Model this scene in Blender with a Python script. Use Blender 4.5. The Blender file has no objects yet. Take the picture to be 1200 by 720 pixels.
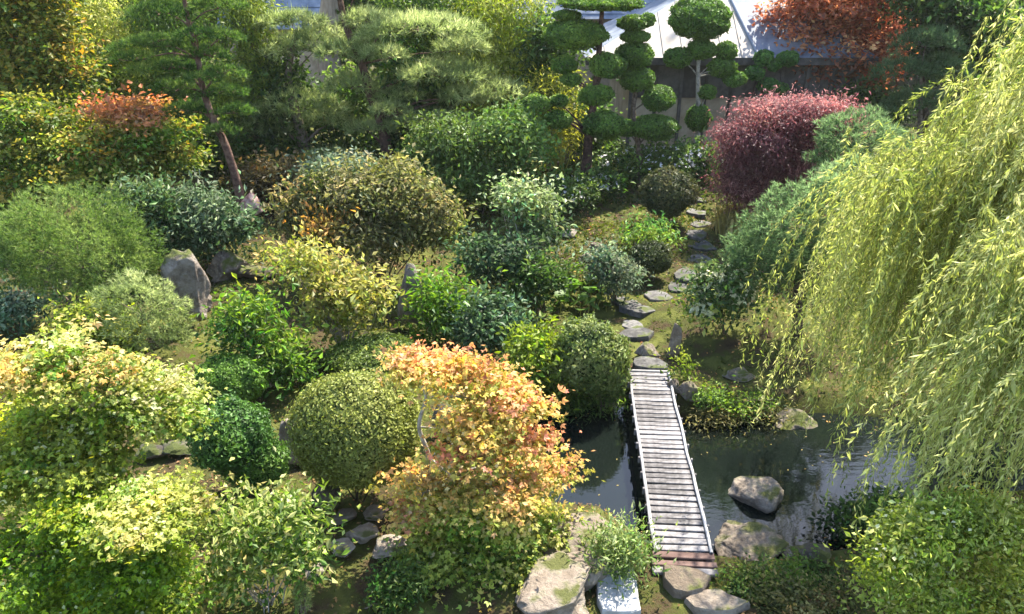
import bpy, bmesh, math, random
import numpy as np
from mathutils import Vector, Matrix

# ------------------------------------------------------------------ camera, sky, sun, exposure
scene = bpy.context.scene
C = scene.collection
F = 900.0                     # focal length in pixels of a 1200 wide picture
PITCH = math.radians(24.7)
CAMZ = 8.95
SP, CP = math.sin(PITCH), math.cos(PITCH)
cam_d = bpy.data.cameras.new('camera'); cam = bpy.data.objects.new('camera', cam_d); C.objects.link(cam)
cam_d.sensor_width = 36.0; cam_d.lens = 36.0 * F / 1200.0; cam_d.clip_end = 5000; cam_d.clip_start = 0.1
cam.location = (0, 0, CAMZ); cam.rotation_euler = (math.pi / 2 - PITCH, 0, 0)
scene.camera = cam

SUN_AZ, SUN_EL = math.radians(38), math.radians(56)
world = bpy.data.worlds.new('World'); scene.world = world; world.use_nodes = True
nt = world.node_tree; bg = nt.nodes['Background']
sky = nt.nodes.new('ShaderNodeTexSky'); sky.sky_type = 'NISHITA'; sky.sun_disc = False
sky.sun_elevation = SUN_EL; sky.sun_rotation = SUN_AZ; sky.air_density = 1.0; sky.dust_density = 0.9; sky.ozone_density = 0.8
nt.links.new(sky.outputs[0], bg.inputs[0]); bg.inputs[1].default_value = 0.15
sun_d = bpy.data.lights.new('sun', 'SUN'); sun = bpy.data.objects.new('sun', sun_d); C.objects.link(sun)
sun_d.energy = 4.8; sun_d.angle = math.radians(0.6); sun_d.color = (1.0, 0.94, 0.80)
sv = Vector((math.sin(SUN_AZ) * math.cos(SUN_EL), math.cos(SUN_AZ) * math.cos(SUN_EL), math.sin(SUN_EL)))
sun.rotation_euler = sv.to_track_quat('Z', 'Y').to_euler(); sun.location = (20, 20, 30)
vs = scene.view_settings
vs.view_transform = 'Standard'; vs.look = 'None'; vs.exposure = 2.15; vs.gamma = 1.0; vs.use_curve_mapping = False
scene.cycles.max_bounces = 6; scene.cycles.diffuse_bounces = 3; scene.cycles.transmission_bounces = 4
scene.cycles.use_denoising = True

R = np.random.default_rng(7)
random.seed(7)

# ------------------------------------------------------------------ helpers: place, mesh, tags
def ray(px, py):
    u, v = (px - 600) / F, (py - 360) / F
    return np.array([u, CP - v * SP, -(SP + v * CP)])

def at_z(px, py, z):
    d = ray(px, py); t = (z - CAMZ) / d[2]
    return np.array([d[0] * t, d[1] * t, z])

def at_y(px, py, Y):
    d = ray(px, py); t = Y / d[1]
    return np.array([d[0] * t, Y, CAMZ + d[2] * t]), t      # t is the depth along the optical axis

POND = np.array([at_z(x, y, 0.0)[:2] for x, y in [
    (560, 505), (600, 484), (650, 470), (735, 468), (800, 489), (870, 491), (960, 484), (1100, 496), (1280, 515), (1330, 560),
    (1180, 585), (1050, 612), (985, 648), (915, 662), (850, 655), (790, 648), (745, 632), (705, 608), (668, 604), (620, 606), (575, 575), (545, 540)]])

def pond_sd(x, y):
    x = np.asarray(x, float); y = np.asarray(y, float)
    d = np.full(x.shape, 1e9); ins = np.zeros(x.shape, bool)
    n = len(POND)
    for i in range(n):
        a = POND[i]; b = POND[(i + 1) % n]
        e = b - a; wx = x - a[0]; wy = y - a[1]
        t = np.clip((wx * e[0] + wy * e[1]) / (e @ e), 0, 1)
        d = np.minimum(d, np.hypot(wx - e[0] * t, wy - e[1] * t))
        c = ((a[1] > y) != (b[1] > y)) & (x < (b[0] - a[0]) * (y - a[1]) / (b[1] - a[1] + 1e-12) + a[0])
        ins ^= c
    return np.where(ins, -d, d)

def sstep(a, b, x):
    t = np.clip((x - a) / (b - a), 0, 1); return t * t * (3 - 2 * t)

def hgt(x, y):
    x = np.asarray(x, float); y = np.asarray(y, float)
    b = 0.42 + 1.05 * sstep(15.5, 29.5, y)
    b = b + 0.45 * sstep(0.0, -6.0, x) * sstep(11, 16, y) * (1 - sstep(24, 29, y))
    b = b + 0.10 * np.sin(x * 0.9 + 1.3) * np.sin(y * 0.8) + 0.05 * np.sin(x * 2.3 + y * 1.7) + 0.025 * np.sin(x * 5.1 - y * 4.3)
    b = b + 0.5 * np.exp(-((x - 5.3) ** 2 + (y - 17.6) ** 2) / 3.0)
    m = sstep(-0.45, 0.35, pond_sd(x, y))
    return -0.55 + (b + 0.55) * m

_T = np.linspace(5, 70, 1400)
def gp(px, py):
    d = ray(px, py)
    X, Y, Z = d[0] * _T, d[1] * _T, CAMZ + d[2] * _T
    below = np.nonzero(Z < np.maximum(hgt(X, Y), -.03))[0]
    i = below[0] if len(below) else len(_T) - 1
    return np.array([X[i], Y[i], float(hgt(X[i], Y[i]))]), _T[i]

def tag(o, label=None, cat=None, group=None, kind=None):
    if label: o['label'] = label
    if cat: o['category'] = cat
    if group: o['group'] = group
    if kind: o['kind'] = kind
    return o

def link(name, me, mat=None, parent=None, loc=None, rot=None):
    o = bpy.data.objects.new(name, me); C.objects.link(o)
    if mat is not None and me is not None and not me.materials: me.materials.append(mat)
    if parent is not None: o.parent = parent
    if loc is not None: o.location = loc
    if rot is not None: o.rotation_euler = rot
    return o

def thing(name, label, cat, loc, group=None, rz=0.0):
    o = bpy.data.objects.new(name, None); C.objects.link(o); o.empty_display_size = 0.2
    o.location = loc; o.rotation_euler = (0, 0, rz)
    return tag(o, label, cat, group)

class MB:
    """collects triangles, quads and colours in numpy, links them as one mesh object"""
    def __init__(s): s.V = []; s.L = []; s.S = []; s.Cc = []; s.n = 0; s.sm = []
    def polys(s, V, col, smooth=False):            # V (n,k,3): n separate k-gons
        n, k = V.shape[:2]
        if n == 0: return
        s.V.append(V.reshape(-1, 3)); s.L.append(np.arange(n * k) + s.n); s.n += n * k
        s.S.append(np.full(n, k)); s.Cc.append(np.broadcast_to(col, (n, 3))); s.sm.append(np.full(n, smooth))
    def mesh(s, V, Fc, col, smooth=True):          # shared vertices, Fc (m,k)
        Fc = np.asarray(Fc); m, k = Fc.shape
        s.V.append(np.asarray(V, float)); s.L.append(Fc.reshape(-1) + s.n); s.n += len(V)
        s.S.append(np.full(m, k)); s.Cc.append(np.broadcast_to(col, (m, 3))); s.sm.append(np.full(m, smooth))
    def build(s, name, mat, parent=None, origin=(0, 0, 0), loc=None):
        me = bpy.data.meshes.new(name)
        V = np.concatenate(s.V) - np.asarray(origin); L = np.concatenate(s.L).astype(np.int32); S = np.concatenate(s.S).astype(np.int32)
        me.vertices.add(len(V)); me.vertices.foreach_set('co', V.astype(np.float32).ravel())
        me.loops.add(len(L)); me.loops.foreach_set('vertex_index', L)
        me.polygons.add(len(S)); st = np.concatenate([[0], np.cumsum(S)[:-1]]).astype(np.int32)
        me.polygons.foreach_set('loop_start', st)
        me.polygons.foreach_set('use_smooth', np.concatenate(s.sm))
        a = me.attributes.new('leafcol', 'FLOAT_COLOR', 'FACE')
        c = np.ones((len(S), 4), np.float32); c[:, :3] = np.concatenate(s.Cc); a.data.foreach_set('color', c.ravel())
        me.update(calc_edges=True); me.validate()
        return link(name, me, mat, parent, loc)

# ------------------------------------------------------------------ materials
def newmat(name):
    m = bpy.data.materials.new(name); m.use_nodes = True
    return m, m.node_tree.nodes, m.node_tree.links, m.node_tree.nodes['Principled BSDF']

def leaf_mat(name, trans=0.4, rough=0.5, spec=0.3):
    m, N, Lk, P = newmat(name)
    at = N.new('ShaderNodeAttribute'); at.attribute_name = 'leafcol'; at.attribute_type = 'GEOMETRY'
    P.inputs['Roughness'].default_value = rough; P.inputs['Specular IOR Level'].default_value = spec
    Lk.new(at.outputs['Color'], P.inputs['Base Color'])
    tr = N.new('ShaderNodeBsdfTranslucent'); mx = N.new('ShaderNodeMixShader')
    hs = N.new('ShaderNodeHueSaturation'); hs.inputs['Value'].default_value = 1.35; hs.inputs['Saturation'].default_value = 1.1
    Lk.new(at.outputs['Color'], hs.inputs['Color']); Lk.new(hs.outputs[0], tr.inputs[0])
    mx.inputs[0].default_value = trans
    Lk.new(P.outputs[0], mx.inputs[1]); Lk.new(tr.outputs[0], mx.inputs[2])
    Lk.new(mx.outputs[0], N['Material Output'].inputs['Surface'])
    return m

M = {}
M['leaf'] = leaf_mat('leaf', 0.5, 0.5, 0.3)
M['gloss'] = leaf_mat('glossy_leaf', 0.35, 0.5, 0.25)
M['needle'] = leaf_mat('pine_needle', 0.55, 0.6, 0.25)
M['clip'] = leaf_mat('clipped_leaf', 0.3, 0.55, 0.3)

def noise_mat(name, cols, scale=4.0, rough=0.9, bump=0.3, bscale=20.0, moss=None, moss_amt=0.5, spec=0.25, detail=8.0, dist=0.02, lichen=None):
    m, N, Lk, P = newmat(name)
    geo = N.new('ShaderNodeTexCoord')
    n1 = N.new('ShaderNodeTexNoise'); n1.inputs['Scale'].default_value = scale; n1.inputs['Detail'].default_value = detail; n1.inputs['Roughness'].default_value = 0.65
    Lk.new(geo.outputs['Object'], n1.inputs['Vector'])
    oi = N.new('ShaderNodeObjectInfo'); ad = N.new('ShaderNodeMath'); ad.operation = 'MULTIPLY_ADD'
    ad.inputs[1].default_value = 0.22; Lk.new(oi.outputs['Random'], ad.inputs[0])
    sub = N.new('ShaderNodeMath'); sub.operation = 'SUBTRACT'; sub.inputs[1].default_value = 0.11; Lk.new(n1.outputs['Fac'], sub.inputs[0]); Lk.new(sub.outputs[0], ad.inputs[2])
    cr = N.new('ShaderNodeValToRGB'); e = cr.color_ramp.elements
    for i, c in enumerate(cols):
        p = 0.36 + 0.28 * i / max(1, len(cols) - 1)
        el = e[i] if i < 2 else e.new(p)
        el.position = p; el.color = (*c, 1)
    Lk.new(ad.outputs[0], cr.inputs[0]); out = cr.outputs[0]
    n2 = N.new('ShaderNodeTexNoise'); n2.inputs['Scale'].default_value = bscale; n2.inputs['Detail'].default_value = 10; n2.inputs['Roughness'].default_value = .7; Lk.new(geo.outputs['Object'], n2.inputs['Vector'])
    if lichen:
        vo = N.new('ShaderNodeTexVoronoi'); vo.inputs['Scale'].default_value = 9.0; Lk.new(geo.outputs['Object'], vo.inputs['Vector'])
        lr = N.new('ShaderNodeMapRange'); lr.inputs['From Min'].default_value = .22; lr.inputs['From Max'].default_value = .30; lr.inputs['To Min'].default_value = .55; lr.inputs['To Max'].default_value = 0; Lk.new(vo.outputs['Distance'], lr.inputs[0])
        nl = N.new('ShaderNodeTexNoise'); nl.inputs['Scale'].default_value = 3.3; Lk.new(geo.outputs['Object'], nl.inputs['Vector'])
        lm = N.new('ShaderNodeMath'); lm.operation = 'MULTIPLY'; Lk.new(lr.outputs[0], lm.inputs[0]); Lk.new(nl.outputs['Fac'], lm.inputs[1])
        ml = N.new('ShaderNodeMix'); ml.data_type = 'RGBA'; Lk.new(lm.outputs[0], ml.inputs['Factor']); Lk.new(out, ml.inputs['A']); ml.inputs['B'].default_value = (*lichen, 1); out = ml.outputs['Result']
    if moss:
        g = N.new('ShaderNodeNewGeometry'); sx = N.new('ShaderNodeSeparateXYZ'); Lk.new(g.outputs['Normal'], sx.inputs[0])
        n3 = N.new('ShaderNodeTexNoise'); n3.inputs['Scale'].default_value = 2.5; n3.inputs['Detail'].default_value = 6; Lk.new(geo.outputs['Object'], n3.inputs['Vector'])
        mu = N.new('ShaderNodeMath'); mu.operation = 'MULTIPLY_ADD'; mu.inputs[1].default_value = 0.25; Lk.new(sx.outputs['Z'], mu.inputs[0]); Lk.new(n3.outputs['Fac'], mu.inputs[2])
        mr = N.new('ShaderNodeMapRange'); mr.inputs['From Min'].default_value = 1.0 - moss_amt * 0.6; mr.inputs['From Max'].default_value = 1.12 - moss_amt * 0.6
        Lk.new(mu.outputs[0], mr.inputs[0]); mm = N.new('ShaderNodeMix'); mm.data_type = 'RGBA'
        Lk.new(mr.outputs[0], mm.inputs['Factor']); Lk.new(out, mm.inputs['A']); mm.inputs['B'].default_value = (*moss, 1); out = mm.outputs['Result']
    Lk.new(out, P.inputs['Base Color']); P.inputs['Roughness'].default_value = rough; P.inputs['Specular IOR Level'].default_value = spec
    b = N.new('ShaderNodeBump'); b.inputs['Strength'].default_value = bump; b.inputs['Distance'].default_value = dist
    Lk.new(n2.outputs['Fac'], b.inputs['Height']); Lk.new(b.outputs[0], P.inputs['Normal'])
    return m

M['bark'] = noise_mat('bark', [(.035, .025, .018), (.10, .07, .05), (.17, .13, .10)], 9, .95, .6, 30)
M['redbark'] = noise_mat('red_pine_bark', [(.03, .016, .012), (.08, .042, .03), (.14, .085, .062)], 6, .95, .6, 26)
M['palebark'] = noise_mat('pale_bark', [(.12, .10, .08), (.25, .22, .18), (.36, .32, .27)], 9, .9, .5, 30)
M['yellowbark'] = noise_mat('yellow_stem', [(.2, .19, .04), (.32, .30, .06)], 6, .7, .3, 20)
M['rock'] = noise_mat('rock', [(.075, .06, .047), (.15, .12, .095), (.24, .2, .165)], 3.2, .92, 1.0, 11, (.075, .085, .02), .62, dist=.09, lichen=(.3, .29, .25))
M['palerock'] = noise_mat('pale_rock', [(.12, .092, .068), (.2, .16, .125), (.29, .245, .2)], 2.6, .9, 1.0, 10, (.08, .085, .025), .45, dist=.09, lichen=(.07, .065, .055))
M['darkrock'] = noise_mat('dark_rock', [(.05, .042, .037), (.12, .1, .085), (.2, .17, .15)], 3.0, .9, .8, 14, (.05, .06, .015), .7, dist=.05)
M['redrock'] = noise_mat('reddish_rock', [(.12, .05, .035), (.26, .13, .10), (.42, .30, .25)], 3.5, .9, .6, 14)
M['slab'] = noise_mat('white_slab', [(.2, .19, .18), (.28, .277, .27), (.35, .347, .34)], 4, .85, .4, 25)
M['step'] = noise_mat('stepping_stone', [(.04, .038, .036), (.085, .08, .077), (.14, .132, .127)], 4, .9, .6, 18, (.05, .06, .015), .42)
M['soil'] = noise_mat('garden_ground', [(.03, .02, .012), (.055, .04, .02), (.05, .055, .014), (.085, .09, .022)], 1.8, 1.0, 1.0, 28, None, spec=.1, detail=10, dist=.04)
M['plank'] = noise_mat('weathered_plank', [(.06, .055, .055), (.125, .116, .117), (.195, .183, .187)], 5, .85, .35, 40)
M['rail'] = noise_mat('pale_rail', [(.17, .163, .163), (.25, .243, .245), (.32, .312, .318)], 3, .7, .25, 30)
M['redplank'] = noise_mat('reddish_board', [(.05, .028, .024), (.085, .05, .042), (.12, .078, .067)], 3, .85, .35, 30)
M['beam'] = noise_mat('dark_beam', [(.04, .03, .025), (.10, .08, .065)], 3, .9, .4, 25)
M['zinc'] = noise_mat('pale_metal_roof', [(.25, .215, .18), (.31, .27, .23), (.36, .32, .28)], 1.2, .75, .1, 10, spec=.15)
M['slate'] = noise_mat('blue_grey_roof', [(.09, .105, .14), (.13, .15, .19), (.17, .19, .23)], 2.0, .7, .3, 20)
M['timber'] = noise_mat('dark_timber', [(.04, .033, .03), (.065, .055, .05), (.10, .087, .08)], 3, .8, .3, 20)
M['plaster'] = noise_mat('beige_panel', [(.24, .175, .115), (.33, .25, .175), (.4, .32, .23)], 1.5, .9, .2, 20)
M['concrete'] = noise_mat('concrete', [(.2, .19, .185), (.3, .29, .28)], 2, .9, .3, 20)

def water_mat():
    m, N, Lk, P = newmat('water')
    P.inputs['Base Color'].default_value = (.004, .006, .005, 1); P.inputs['Roughness'].default_value = 0.03
    P.inputs['IOR'].default_value = 1.35; P.inputs['Specular IOR Level'].default_value = 0.5
    g = N.new('ShaderNodeTexCoord'); mp = N.new('ShaderNodeMapping'); mp.inputs['Scale'].default_value = (1, 2.2, 1)
    n = N.new('ShaderNodeTexNoise'); n.inputs['Scale'].default_value = 3.5; n.inputs['Detail'].default_value = 3
    Lk.new(g.outputs['Object'], mp.inputs[0]); Lk.new(mp.outputs[0], n.inputs['Vector'])
    b = N.new('ShaderNodeBump'); b.inputs['Strength'].default_value = 0.05; b.inputs['Distance'].default_value = 0.04
    Lk.new(n.outputs['Fac'], b.inputs['Height']); Lk.new(b.outputs[0], P.inputs['Normal'])
    return m
M['water'] = water_mat()

# ------------------------------------------------------------------ ground and pond
def grid_axis(a, b, st, far):
    core = np.arange(a, b + 1e-6, st); e = []
    d = st; p = 0
    while p < far: d *= 1.35; p += d; e.append(p)
    e = np.array(e); return np.concatenate([a - e[::-1], core, b + e])
gx = grid_axis(-16, 18, 0.18, 1500); gy = grid_axis(5, 33, 0.18, 1500)
GX, GY = np.meshgrid(gx, gy); GZ = hgt(GX, GY)
nx, ny = len(gx), len(gy)
ii = (np.arange(ny - 1)[:, None] * nx + np.arange(nx - 1)[None, :]).ravel()
mb = MB(); mb.mesh(np.stack([GX.ravel(), GY.ravel(), GZ.ravel()], 1), np.stack([ii, ii + 1, ii + nx + 1, ii + nx], 1), (0.05, 0.05, 0.03))
tag(mb.build('ground', M['soil']), 'brown and mossy garden ground', kind='structure')
x0, y0 = POND.min(0) - 0.6; x1, y1 = POND.max(0) + 0.6
mb = MB(); mb.polys(np.array([[[x0, y0, 0], [x1, y0, 0], [x1, y1, 0], [x0, y1, 0]]]), (0, 0, 0))
tag(mb.build('pond', M['water']), 'dark still pond water under the plank bridge', kind='structure')

# ------------------------------------------------------------------ foliage generators
def norm(v): return v / (np.linalg.norm(v, axis=-1, keepdims=True) + 1e-9)

def lf(P, scale, seed):
    r = np.random.default_rng(seed); out = 0
    for k in range(5):
        w = r.normal(size=3) * scale * (0.6 + 0.35 * k); out = out + np.sin(P @ w + r.uniform(0, 6.28))
    return out / 2.2

def ramp(cols, t):
    cols = np.asarray(cols, float); n = len(cols); t = np.clip(t, 0, 1) * (n - 1)
    i = np.minimum(t.astype(int), n - 2); f = (t - i)[:, None]
    return cols[i] * (1 - f) + cols[i + 1] * f

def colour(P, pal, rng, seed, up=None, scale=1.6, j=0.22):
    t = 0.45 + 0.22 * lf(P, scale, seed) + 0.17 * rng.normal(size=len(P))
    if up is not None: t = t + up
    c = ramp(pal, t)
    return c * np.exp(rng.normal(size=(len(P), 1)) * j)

def frame(nrm, rng, droop=0.0, radial=None):
    d = rng.normal(size=nrm.shape)
    if radial is not None: d = d * 0.7 + radial
    d[:, 2] -= droop
    d = norm(d - (d * nrm).sum(1, keepdims=True) * nrm)
    return d, np.cross(nrm, d)

def leaves(mb, P, nrm, L, ratio, pal, rng, seed, droop=0.0, lobes=1, radial=None, up=None, fold=0.18, scale=1.6, j=0.22):
    n = len(P)
    if n == 0: return
    L = L * np.exp(np.clip(rng.normal(size=(n, 1)), -2, 1.6) * 0.24)
    d, s = frame(nrm, rng, droop, radial)
    col = colour(P, pal, rng, seed, up, scale, j)
    if lobes == 1:
        W = L * ratio; f = nrm * L * fold
        V = np.stack([P - d * L * .5, P - s * W * .5 + f * .6 - d * L * .05, P + d * L * .5 - f * .4, P + s * W * .5 + f * .6 - d * L * .05], 1)
        mb.polys(V, col)
    else:                                   # a palmate leaf: lobes fan out from one stalk
        for k in range(lobes):
            a = (k - (lobes - 1) / 2) * 0.85; ln = L * (1.0 if k == lobes // 2 else 0.78)
            dd = d * math.cos(a) + s * math.sin(a); ss = np.cross(nrm, dd); b = P - d * L * .35; W = ln * ratio
            tip = b + dd * ln - nrm * ln * fold
            V = np.stack([b, b + dd * ln * .45 - ss * W * .5, tip, b + dd * ln * .45 + ss * W * .5], 1)
            mb.polys(V, col)

def shell(rng, n, c, r, inner, seed, lump=0.16, freq=3.0):
    d = norm(rng.normal(size=(n, 3)))
    q = (inner ** 3 + rng.random((n, 1)) * (1 - inner ** 3)) ** (1 / 3)
    q = q * (1 + lump * lf(d, freq, seed)[:, None])
    return c + d * r * q, norm(d / r), d

def sa(r):
    p = 1.6; a, b, c = r; return 4 * math.pi * (((a * b) ** p + (a * c) ** p + (b * c) ** p) / 3) ** (1 / p)

def broad(mb, c, r, L, pal, rng, seed, cover=2.7, ratio=.5, lobes=1, inner=.4, layered=0.0, droop=.25, up_bias=0.12, clus=40, lump=.32, spread=2.1, scale=1.6, j=.22):
    la = L * L * ratio * .5 * (1.0 if lobes == 1 else lobes * .75)
    n = int(cover * sa(r) / 4 / (la * .55)); n = max(n, 60); k = max(6, n // clus)
    cc, cn, cd = shell(rng, k, c, r, inner, seed, lump)
    cn = norm(cn * (1 - layered) + np.array([0, 0, 1.0]) * (.35 + layered) + rng.normal(size=cn.shape) * .3)
    idx = rng.integers(0, k, n)
    off = rng.normal(size=(n, 3)) * L * spread
    nn = cn[idx]; off = off - nn * (off * nn).sum(1, keepdims=True) * .65
    P = cc[idx] + off
    nr = norm(nn + rng.normal(size=nn.shape) * .5)
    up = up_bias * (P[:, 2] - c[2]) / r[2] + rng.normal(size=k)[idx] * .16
    g = P[:, 2] > hgt(P[:, 0], P[:, 1]) + .03
    rad = norm(off + 1e-6) * .8
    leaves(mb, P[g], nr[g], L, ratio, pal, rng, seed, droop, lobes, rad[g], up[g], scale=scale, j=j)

def needles(mb, c, r, L, pal, rng, seed, cover=4.6, inner=.75, dome=False, w=.12, k=9, lump=.26, up_bias=.12, upness=.5):
    la = L * L * w * .5
    n = int(cover * sa(r) / 4 / (la * .6 * k)); n = max(n, 20)
    cc, cn, d = shell(rng, n, c, r, inner, seed, lump, 3.5)
    if not dome: cc[:, 2] -= .6 * r[2] * ((cc[:, 0] - c[0]) / r[0]) ** 2      # pads droop at their ends
    keep = (d[:, 2] > (-.55 if dome else -.35)) & (cc[:, 2] > hgt(cc[:, 0], cc[:, 1]) + .02)
    cc, cn = cc[keep], cn[keep]; n = len(cc)
    ax = norm(cn * (1 - upness) + np.array([0, 0, upness]) + rng.normal(size=cn.shape) * .25)
    P = np.repeat(cc, k, 0); A = np.repeat(ax, k, 0)
    D = norm(A * .85 + rng.normal(size=A.shape) * .55); ln = L * np.exp(rng.normal(size=(len(P), 1)) * .2)
    S = norm(np.cross(D, rng.normal(size=D.shape))); W = ln * w * .5
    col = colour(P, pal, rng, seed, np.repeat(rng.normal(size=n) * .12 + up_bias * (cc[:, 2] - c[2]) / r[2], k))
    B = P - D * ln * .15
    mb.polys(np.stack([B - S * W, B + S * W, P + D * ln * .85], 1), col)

_ico = {}
def ico(sub):
    if sub not in _ico:
        b = bmesh.new(); bmesh.ops.create_icosphere(b, subdivisions=sub, radius=1)
        b.verts.ensure_lookup_table()
        _ico[sub] = (np.array([v.co[:] for v in b.verts]), np.array([[v.index for v in f.verts] for f in b.faces])); b.free()
    return _ico[sub]

def clipped(mb, c, r, L, pal, rng, seed, cover=2.5, lump=.09, freq=3.0, up_bias=.05, fuzz=.09, ratio=.5):
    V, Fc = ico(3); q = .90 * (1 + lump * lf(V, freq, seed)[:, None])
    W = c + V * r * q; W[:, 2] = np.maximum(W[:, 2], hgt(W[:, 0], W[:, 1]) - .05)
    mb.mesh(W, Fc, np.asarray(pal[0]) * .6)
    n = int(cover * sa(r) / (L * L * ratio * .5))
    d = norm(rng.normal(size=(n, 3))); q = (1 + lump * lf(d, freq, seed)[:, None]) * (.97 + rng.normal(size=(n, 1)) * fuzz * .5)
    P = c + d * r * q; g = (P[:, 2] > hgt(P[:, 0], P[:, 1])) & (d[:, 1] < .75); P, d = P[g], d[g]
    nr = norm(norm(d / r) + rng.normal(size=d.shape) * .55)
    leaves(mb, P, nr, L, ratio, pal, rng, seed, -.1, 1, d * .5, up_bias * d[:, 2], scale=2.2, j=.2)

# ------------------------------------------------------------------ wood
def tube(mb, pts, rad, sides=7, smoothn=5):
    pts = np.asarray(pts, float); rad = np.asarray(rad, float)
    if len(pts) > 2 and smoothn > 1:             # Catmull-Rom through the points
        Pp = np.vstack([2 * pts[0] - pts[1], pts, 2 * pts[-1] - pts[-2]]); o = []; rr = []
        for i in range(len(pts) - 1):
            for t in np.linspace(0, 1, smoothn, endpoint=False):
                a, b, c_, d = Pp[i:i + 4]
                o.append(.5 * (2 * b + (c_ - a) * t + (2 * a - 5 * b + 4 * c_ - d) * t * t + (3 * b - a - 3 * c_ + d) * t ** 3)); rr.append(rad[i] * (1 - t) + rad[i + 1] * t)
        o.append(pts[-1]); rr.append(rad[-1]); pts = np.array(o); rad = np.array(rr)
    T = norm(np.gradient(pts, axis=0)); ref = np.array([.31, .9, .2]); S = norm(np.cross(T, ref)); U = np.cross(T, S)
    a = np.arange(sides) * 2 * math.pi / sides
    V = pts[:, None] + rad[:, None, None] * (np.cos(a)[None, :, None] * S[:, None] + np.sin(a)[None, :, None] * U[:, None])
    n = len(pts); i, k = np.meshgrid(np.arange(n - 1), np.arange(sides), indexing='ij'); k2 = (k + 1) % sides
    Fc = np.stack([i * sides + k, i * sides + k2, (i + 1) * sides + k2, (i + 1) * sides + k], -1).reshape(-1, 4)
    mb.mesh(V.reshape(-1, 3), Fc, (.1, .08, .06))

def limb(mb, a, b, r0, r1, rng, sag=.1):
    m = (a + b) / 2 + rng.normal(size=3) * np.linalg.norm(b - a) * .07 + np.array([0, 0, sag * np.linalg.norm(b - a)])
    tube(mb, [a, m, b], [r0, (r0 + r1) / 2, r1], 6, 4)

# ------------------------------------------------------------------ palettes (leaf colours, linear)
G_DARK = [(.022, .046, .010), (.055, .10, .02), (.11, .165, .035)]
G_MID = [(.028, .06, .012), (.07, .125, .022), (.14, .20, .035)]
G_BRIGHT = [(.04, .09, .014), (.09, .17, .02), (.17, .25, .035)]
G_LIME = [(.06, .10, .015), (.15, .20, .025), (.27, .30, .05)]
G_PALE = [(.10, .15, .015), (.21, .26, .03), (.44, .43, .13)]
G_BLUE = [(.025, .052, .018), (.062, .105, .038), (.17, .22, .12)]
G_OLIVE = [(.04, .05, .012), (.09, .10, .025), (.2, .17, .06)]
G_TRIM = [(.03, .055, .012), (.07, .10, .022), (.14, .16, .04)]
G_KELLY = [(.04, .085, .012), (.09, .16, .022), (.19, .27, .045)]
P_PINE = [(.11, .15, .045), (.23, .28, .10), (.44, .47, .22)]
P_PINEDARK = [(.025, .06, .012), (.065, .12, .025), (.16, .22, .05)]
P_PINEBLUE = [(.05, .095, .035), (.11, .175, .07), (.21, .29, .13)]
A_YELLOW = [(.06, .11, .015), (.13, .17, .025), (.27, .25, .04), (.38, .24, .05)]
A_TURN = [(.08, .145, .015), (.22, .27, .035), (.46, .42, .12), (.56, .37, .15)]
A_ORANGE = [(.24, .27, .045), (.44, .38, .09), (.56, .35, .12), (.54, .24, .13)]
A_RUST = [(.24, .19, .05), (.38, .18, .07), (.44, .17, .08)]
A_RED = [(.18, .06, .035), (.42, .15, .075), (.56, .30, .15)]
A_PURPLE = [(.075, .026, .03), (.17, .062, .066), (.36, .18, .165)]
A_GOLD = [(.16, .19, .03), (.30, .31, .045), (.48, .43, .08)]
W_WILLOW = [(.13, .17, .035), (.32, .35, .085), (.55, .53, .22)]
GRASS_Y = [(.2, .18, .05), (.38, .32, .10), (.5, .42, .2)]

# ------------------------------------------------------------------ plants from picture measurements
SEED = [100]
def ell(b, Y, kd, th=None):
    cx, cy, rx, ry = b[:4]; dy = b[4] if len(b) > 4 else 0
    c, t = at_y(cx, cy, Y + dy); k = t / F
    a = math.atan2(CAMZ - c[2], Y + dy)
    Rx = rx * k; Rd = max(kd * Rx, .12); Ry = ry * k
    Rz = math.sqrt(max(Ry ** 2 - (Rd * math.sin(a)) ** 2, (.45 * Ry) ** 2)) / math.cos(a)
    return c, np.array([Rx, Rd, Rz]), k

def rx_px(b): return b[2]

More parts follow.
